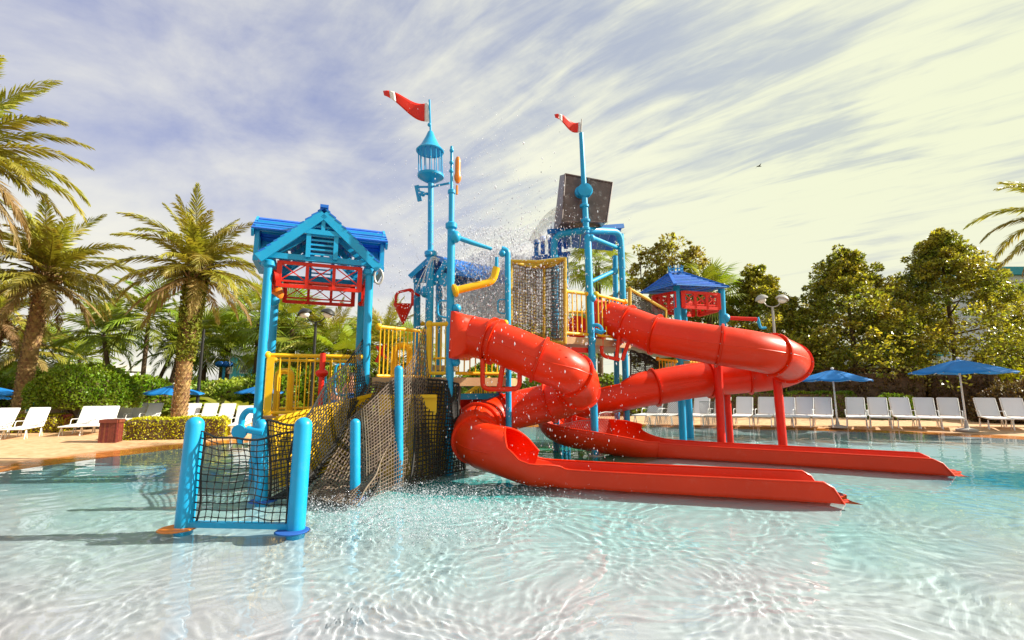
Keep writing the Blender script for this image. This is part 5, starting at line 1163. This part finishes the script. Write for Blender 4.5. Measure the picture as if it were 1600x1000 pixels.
# ------------------------------------------------------------------ loungers
def lounger_proto():
    t = thing('sun_lounger', 'white sling lounger', 'sun lounger'); w = .25
    part('seat_sling', MB().box((0, -.66, .335), (w*2-.04, 1.22, .022)), 'sling', t)
    b = MB(); ang = R(57); L_ = .67; c = V((0, cos(ang)*L_/2, .35+sin(ang)*L_/2)); b.box(c, (w*2-.04, .022, L_), Matrix.Rotation(-(pi/2-ang), 3, 'X')); part('back_sling', b, 'sling', t)
    for s in (-1, 1):
        fr = part('side_rail', MB().tube([(s*w, -1.30, .325), (s*w, .0, .335)], .02, 6), 'white', t); part('back_rail', MB().tube([(s*w, 0, .335), (s*w, cos(ang)*L_, .335+sin(ang)*L_)], .018, 6), 'white', t)
    part('top_rail', MB().tube([(-w, cos(ang)*L_, .335+sin(ang)*L_), (w, cos(ang)*L_, .335+sin(ang)*L_)], .018, 6), 'white', t); part('foot_rail', MB().tube([(-w, -1.3, .325), (w, -1.3, .325)], .02, 6), 'white', t)
    for y in (-1.05, -.1):
        part('leg', MB().tube(arc_pipe([(-w-.02, y-.12, .0), (-w, y, .33), (-w+.001, y+.12, .0)], .1, 3), .014, 6), 'white', t); part('leg', MB().tube(arc_pipe([(w+.02, y-.12, .0), (w, y, .33), (w-.001, y+.12, .0)], .1, 3), .014, 6), 'white', t)
    part('arm_rest', MB().tube(arc_pipe([(-w-.03, .12, .5), (-w-.04, -.35, .52), (-w-.03, -.42, .33)], .1, 3), .012, 6), 'white', t); part('arm_rest', MB().tube(arc_pipe([(w+.03, .12, .5), (w+.04, -.35, .52), (w+.03, -.42, .33)], .1, 3), .012, 6), 'white', t)
    return t
lp = lounger_proto(); used = []
def place(u, Y, rz, label, group, tan=False, sc_=1.0):
    o = lp if not used else copy_tree(lp); used.append(1); o.location = (W(u, 600, Y).x, Y, .075); o.rotation_euler.z = rz; o.scale = (sc_, sc_, sc_); o['label'] = label; o['group'] = group
    if tan:
        for c in o.children:
            if 'sling' in c.name: c.data = c.data.copy(); c.data.materials[0] = M['slingtan']
    return o
RX = [1023, 1054, 1096, 1128, 1163, 1197, 1228, 1256, 1285, 1336, 1371, 1407, 1444, 1481, 1542, 1583, 1628]
nm = ['first', 'second', 'third', 'fourth', 'fifth', 'sixth', 'seventh', 'eighth', 'ninth', 'tenth', 'eleventh', 'twelfth', 'thirteenth', 'fourteenth', 'fifteenth', 'sixteenth', 'seventeenth']
for i, u in enumerate(RX):
    Y = 17.3-(u-1020)/600*2.1
    place(u-3, Y, R(-34+random.uniform(-5, 5)), 'white sling lounger on the far deck, %s from the left in the right-hand row' % nm[i], 'white loungers along the right deck')
for (u, Y, rz, lab, tn) in ((10, 11.6, 20, 'white lounger cut off by the left edge', 0), (60, 11.9, 24, 'white lounger second from the left edge, before the small hedge', 0), (142, 13.2, 22, 'white lounger under the topiary, left one of the close pair', 0), (171, 13.4, 22, 'white lounger under the topiary, right one of the close pair', 0),
                     (84, 14.6, 20, 'tan lounger behind the bare palm trunk', 1), (113, 14.8, 20, 'tan lounger behind the topiary trunks', 1), (197, 15.6, 15, 'white lounger behind the golden hedge, first right of the slatted bin', 0), (218, 15.8, 15, 'white lounger behind the golden hedge, second from the slatted bin', 0), (242, 15.8, 15, 'white lounger behind the golden hedge, third from the slatted bin', 0),
                     (302, 15.6, 15, 'white lounger right of the mossy palm trunk', 0), (329, 15.6, 15, 'white lounger second to the right of the mossy palm trunk', 0), (356, 15.4, 15, 'white lounger third to the right of the mossy palm trunk', 0), (384, 13.6, 18, 'white lounger just left of the gabled tower, seen above the net', 0)):
    place(u, Y+(.7 if Y < 12.5 else .2), R(rz), lab, 'loungers on the left deck', tn, .8)

def umbrella(u, Y, vtop, rad, label, lean=0.0, pole_h=None):
    b0 = gp(u, Y); top = W(u+lean*10, vtop, Y).z; t = thing('patio_umbrella', label, 'umbrella', b0, random.uniform(0, .6), 'blue umbrellas by the loungers'); h = top-.06; n = 8; dr = rad*.30
    part('pole', MB().tube([(0, 0, 0), (-lean*.1, 0, h-.05)], .024, 8), 'white', t); part('finial', MB().ball((-lean*.1, 0, h+.04), .045), 'white', t); part('base', MB().lathe([(.26, 0), (.26, .05), (.06, .09), (.03, .3)], (0, 0, 0), 16), 'grey', t)
    for k in range(n):
        a0, a1 = 2*pi*k/n, 2*pi*(k+1)/n
        def F(s, tt): 
            r_ = rad*tt; a = a0+(a1-a0)*s; cc = cos(pi/n)/cos((s-.5)*2*pi/n); q = V((r_*cos(a)*cc, r_*sin(a)*cc, h-dr*tt**1.15-.05*sin(pi*s)*tt)); return q
        o = part('canopy_panel', MB().grid(F, 5, 6), 'canvas', t); md = o.modifiers.new('cloth', 'SOLIDIFY'); md.thickness = .006
        part('rib', MB().tube([(rad*cos(a0)*f_, rad*sin(a0)*f_, h-.03-dr*f_**1.15) for f_ in (.05, .4, .7, .98)], .008, 4), 'white', t)
    return t
umbrella(1303, 15.6, 578, 1.10, 'royal-blue umbrella left of the two over the right-hand lounger row', .3)
umbrella(1502, 14.4, 562, 1.28, 'royal-blue umbrella over the loungers nearest the right edge', .3)
umbrella(272, 16.6, 602, .95, 'blue umbrella behind the mossy palm trunk')
umbrella(408, 18.0, 602, .90, 'blue umbrella half hidden by the gabled tower column')
umbrella(-10, 16.0, 604, .85, 'blue umbrella at the left edge by the palm')
umbrella(-25, 18.5, 613, .8, 'small blue umbrella lowest at the left edge')

# slatted bin
def bin_(u, Y, s, label):
    t = thing('slatted_bin', label, 'litter bin', gp(u, Y), R(18), 'slatted wooden bins'); w = .18*s; h = .56*s
    part('liner', MB().box((0, 0, h*.5), (w*1.7, w*1.7, h*.9)), 'black', t)
    for k in range(8):
        o = w*(-1+2*k/7)*.95
        for (x, y) in ((o, -w), (o, w)): part('slat', MB().box((x, y, h*.5), (.045*s, .018, h)), 'wood', t)
        for (x, y) in ((-w, o), (w, o)): part('slat', MB().box((x, y, h*.5), (.018, .045*s, h)), 'wood', t)
    for (c, d) in (((0, -w-.02, h), (w*2.2, .04, .07)), ((0, w+.02, h), (w*2.2, .04, .07)), ((-w-.02, 0, h), (.04, w*1.9, .07)), ((w+.02, 0, h), (.04, w*1.9, .07))): part('top_frame', MB().box(c, d), 'wood', t)
bin_(182, 11.5, .88, 'dark red slatted litter bin at the end of the golden hedge'); bin_(102, 13.9, .85, 'slatted litter bin behind the small hedge by the tan loungers')
# teal sign
t = thing('small_sign', 'small square teal sign with white border beside the bare palm trunk', 'sign', gp(55, 13.8))
zs = W(55, 635, 13.8).z-.06
part('post', MB().tube([(0, .02, 0), (0, .02, zs)], .02, 6), 'white', t); part('board', MB().box((0, 0, zs), (.34, .03, .36)), 'white', t); part('face', MB().box((0, -.02, zs), (.27, .012, .29)), 'teal', t)
part('emblem', MB().lathe([(.05, 0), (.05, .004)], (.0, -.027, zs+.02), 12, (0, -1, 0)).bar((.0, -.029, zs), (-.05, -.029, zs-.08), .03, .004), 'white', t)
# lamp posts
def lamp(u, Y, vtop, label, m='black', heads=True, lean=0):
    b0 = gp(u, Y); zt_ = W(u, vtop, Y).z; t = thing('lamp_post', label, 'lamp post', b0, 0, 'lamp posts'); part('pole', MB().tube([(0, 0, -.05), (0, 0, zt_)], [.06, .045], 10), m, t); part('base', MB().lathe([(.12, 0), (.12, .1), (.07, .2)], (0, 0, 0), 12), m, t)
    if heads:
        for s in (-1, 1):
            part('arm', MB().tube(crom([(0, 0, zt_), (s*.22, 0, zt_+.06), (s*.38, 0, zt_+.26)], 4), .022, 6), m, t)
            hd_ = part('lamp_head', MB().lathe([(.06, .16), (.17, .10), (.25, 0), (.24, -.04)], (s*.42, 0, zt_+.34), 16, (s*.35, 0, 1)), m, t); part('globe', MB().ball((s*.42, 0, zt_+.28), .17, 12, .8), 'white', hd_)
    return t
lamp(488, 17, 506, 'black double-headed lamp post seen inside the gabled tower'); lamp(1216, 19, 482, 'grey double-headed lamp post in front of the left magnolia', 'grey'); lamp(311, 17, 517, 'plain black pole right of the mossy palm trunk', 'black', False)

# buildings
def building(label, u0, u1, Y, z0, z1, m, wins, roofm='wallteal'):
    a, b_ = W(u0, 600, Y), W(u1, 600, Y); t = thing('resort_building', label, 'building', ((a.x+b_.x)/2, Y+3, 0)); w = b_.x-a.x
    part('wall', MB().box((0, 0, (z0+z1)/2), (w, 6, z1-z0)), m, t, smooth=False); part('roof', MB().box((0, 0, z1+.3), (w+.6, 6.6, .6)), roofm, t, smooth=False)
    nx, nz = wins
    for i in range(nx):
        for j in range(nz):
            x = -w/2+w*(i+.5)/nx; z = z0+(z1-z0)*(j+.5)/nz; f_ = part('window', MB().box((x, -3.02, z), (w/nx*.5, .06, (z1-z0)/nz*.5)), 'white', t, smooth=False); part('pane', MB().box((x, -3.06, z), (w/nx*.42, .03, (z1-z0)/nz*.42)), 'glass', f_, smooth=False)
building('teal and white resort building behind the magnolia at the right edge', 1565, 1760, 36, 0, W(1590, 418, 36).z-.6, 'wallwhite', (9, 4))
building('low white building with teal gable left of the gabled tower', 345, 412, 40, 0, W(380, 556, 40).z, 'wallteal', (3, 2), 'wallwhite')
building('pale low building behind the bare palm trunk', 60, 150, 46, 0, W(100, 578, 46).z, 'wallwhite', (5, 2), 'grey')
building('teal and white cabana building behind the middle magnolia', 1330, 1475, 30, 0, W(1400, 556, 30).z, 'wallwhite', (4, 2))

# shade sail / spray flower feature by the lamp pole
t = thing('spray_flower', 'blue flower-shaped spray feature with arching jets left of the gabled tower', 'water feature', gp(348, 22))
part('stem', MB().tube([(0, 0, 0), (0, 0, 2.2)], .06, 8), 'blue', t)
for k in range(8):
    a = k*pi/4; part('petal', MB().ball((.25*cos(a), .25*sin(a), 2.3), .13), 'deepblue', t); part('jet', MB().tube([(cos(a)*.3*q, sin(a)*.3*q, 2.35+.45*q-.16*q*q) for q in (0.5, 1, 1.6, 2.3, 3.0, 3.8, 4.4)], .012, 4, False), wsm, t)

# ------------------------------------------------------------------ people glimpsed behind the climbing net
def person(u, Y, label, h=1.45, rz=0.0, bend=0):
    b0 = gp(u, Y); t = thing('person', label, 'person', b0, rz)
    s = h/1.75; J = [(0, 0, .95), (0, 0, 1.15), (0, -.01, 1.36), (0, -.01, 1.48), (0, -.02, 1.62), (0, -.01, 1.72), (.09, 0, .90), (.11, -.02, .50), (.11, .02, .09), (.11, -.10, .04), (-.09, 0, .90), (-.10, .02, .50), (-.13, .06, .09), (-.13, -.06, .04), (.17, 0, 1.40), (.24, .02, 1.14), (.26, -.08, .92), (.27, -.12, .84), (-.17, 0, 1.40), (-.24, .02, 1.14), (-.24, -.10, .93), (-.24, -.15, .86)]
    E = [(0, 1), (1, 2), (2, 3), (3, 4), (4, 5), (0, 6), (6, 7), (7, 8), (8, 9), (0, 10), (10, 11), (11, 12), (12, 13), (2, 14), (14, 15), (15, 16), (16, 17), (2, 18), (18, 19), (19, 20), (20, 21)]
    rad = [.13, .12, .13, .05, .10, .07, .085, .055, .035, .03, .085, .055, .035, .03, .055, .04, .028, .03, .055, .04, .028, .03]
    me = bpy.data.meshes.new('body'); me.from_pydata([(x*s, y*s, z*s) for x, y, z in J], E, []); me.materials.append(M['skin']); o = bpy.data.objects.new('body', me); link(o, t)
    sk = o.modifiers.new('skin', 'SKIN'); sv = me.skin_vertices[0].data
    for i, r_ in enumerate(rad): sv[i].radius = (r_*s, r_*s*(.75 if i < 3 else 1))
    sv[0].use_root = True; sb = o.modifiers.new('sub', 'SUBSURF'); sb.levels = sb.render_levels = 2
    part('shorts', MB().lathe([(.155*s, 0), (.165*s, .12*s), (.15*s, .24*s)], (0, 0, .84*s), 14).tube([(.09*s, 0, .92*s), (.11*s, -.01, .56*s)], [.10*s, .095*s], 12).tube([(-.09*s, 0, .92*s), (-.10*s, .01, .56*s)], [.10*s, .095*s], 12), 'shorts', t)
    part('hair', MB().lathe([(.105*s, -.02*s), (.112*s, .05*s), (.08*s, .11*s), (.01, .135*s)], (0, .015*s, 1.63*s), 14), 'hair', t)
person(549, 16.0, 'person in blue shorts standing on the deck behind the climbing net', 1.75, .3)
person(524, 16.6, 'shorter person in blue shorts left of the other, behind the net', 1.35, -.4)

# gull far up in the sky
t = thing('gull', 'small dark bird gliding in the bright clouds', 'bird', W(1186, 260, 45)); b = MB()
b.tube([(-.25, 0, 0), (0, 0, .03), (.25, 0, 0)], [.02, .07, .01], 6); part('body', b, 'black', t)
for s in (-1, 1): part('wing', MB().add([(-.08, 0, .03), (.1, 0, .03), (.02, s*.45, .15), (-.12, s*.75, .02)], [(0, 1, 2, 3)]), 'black', t)
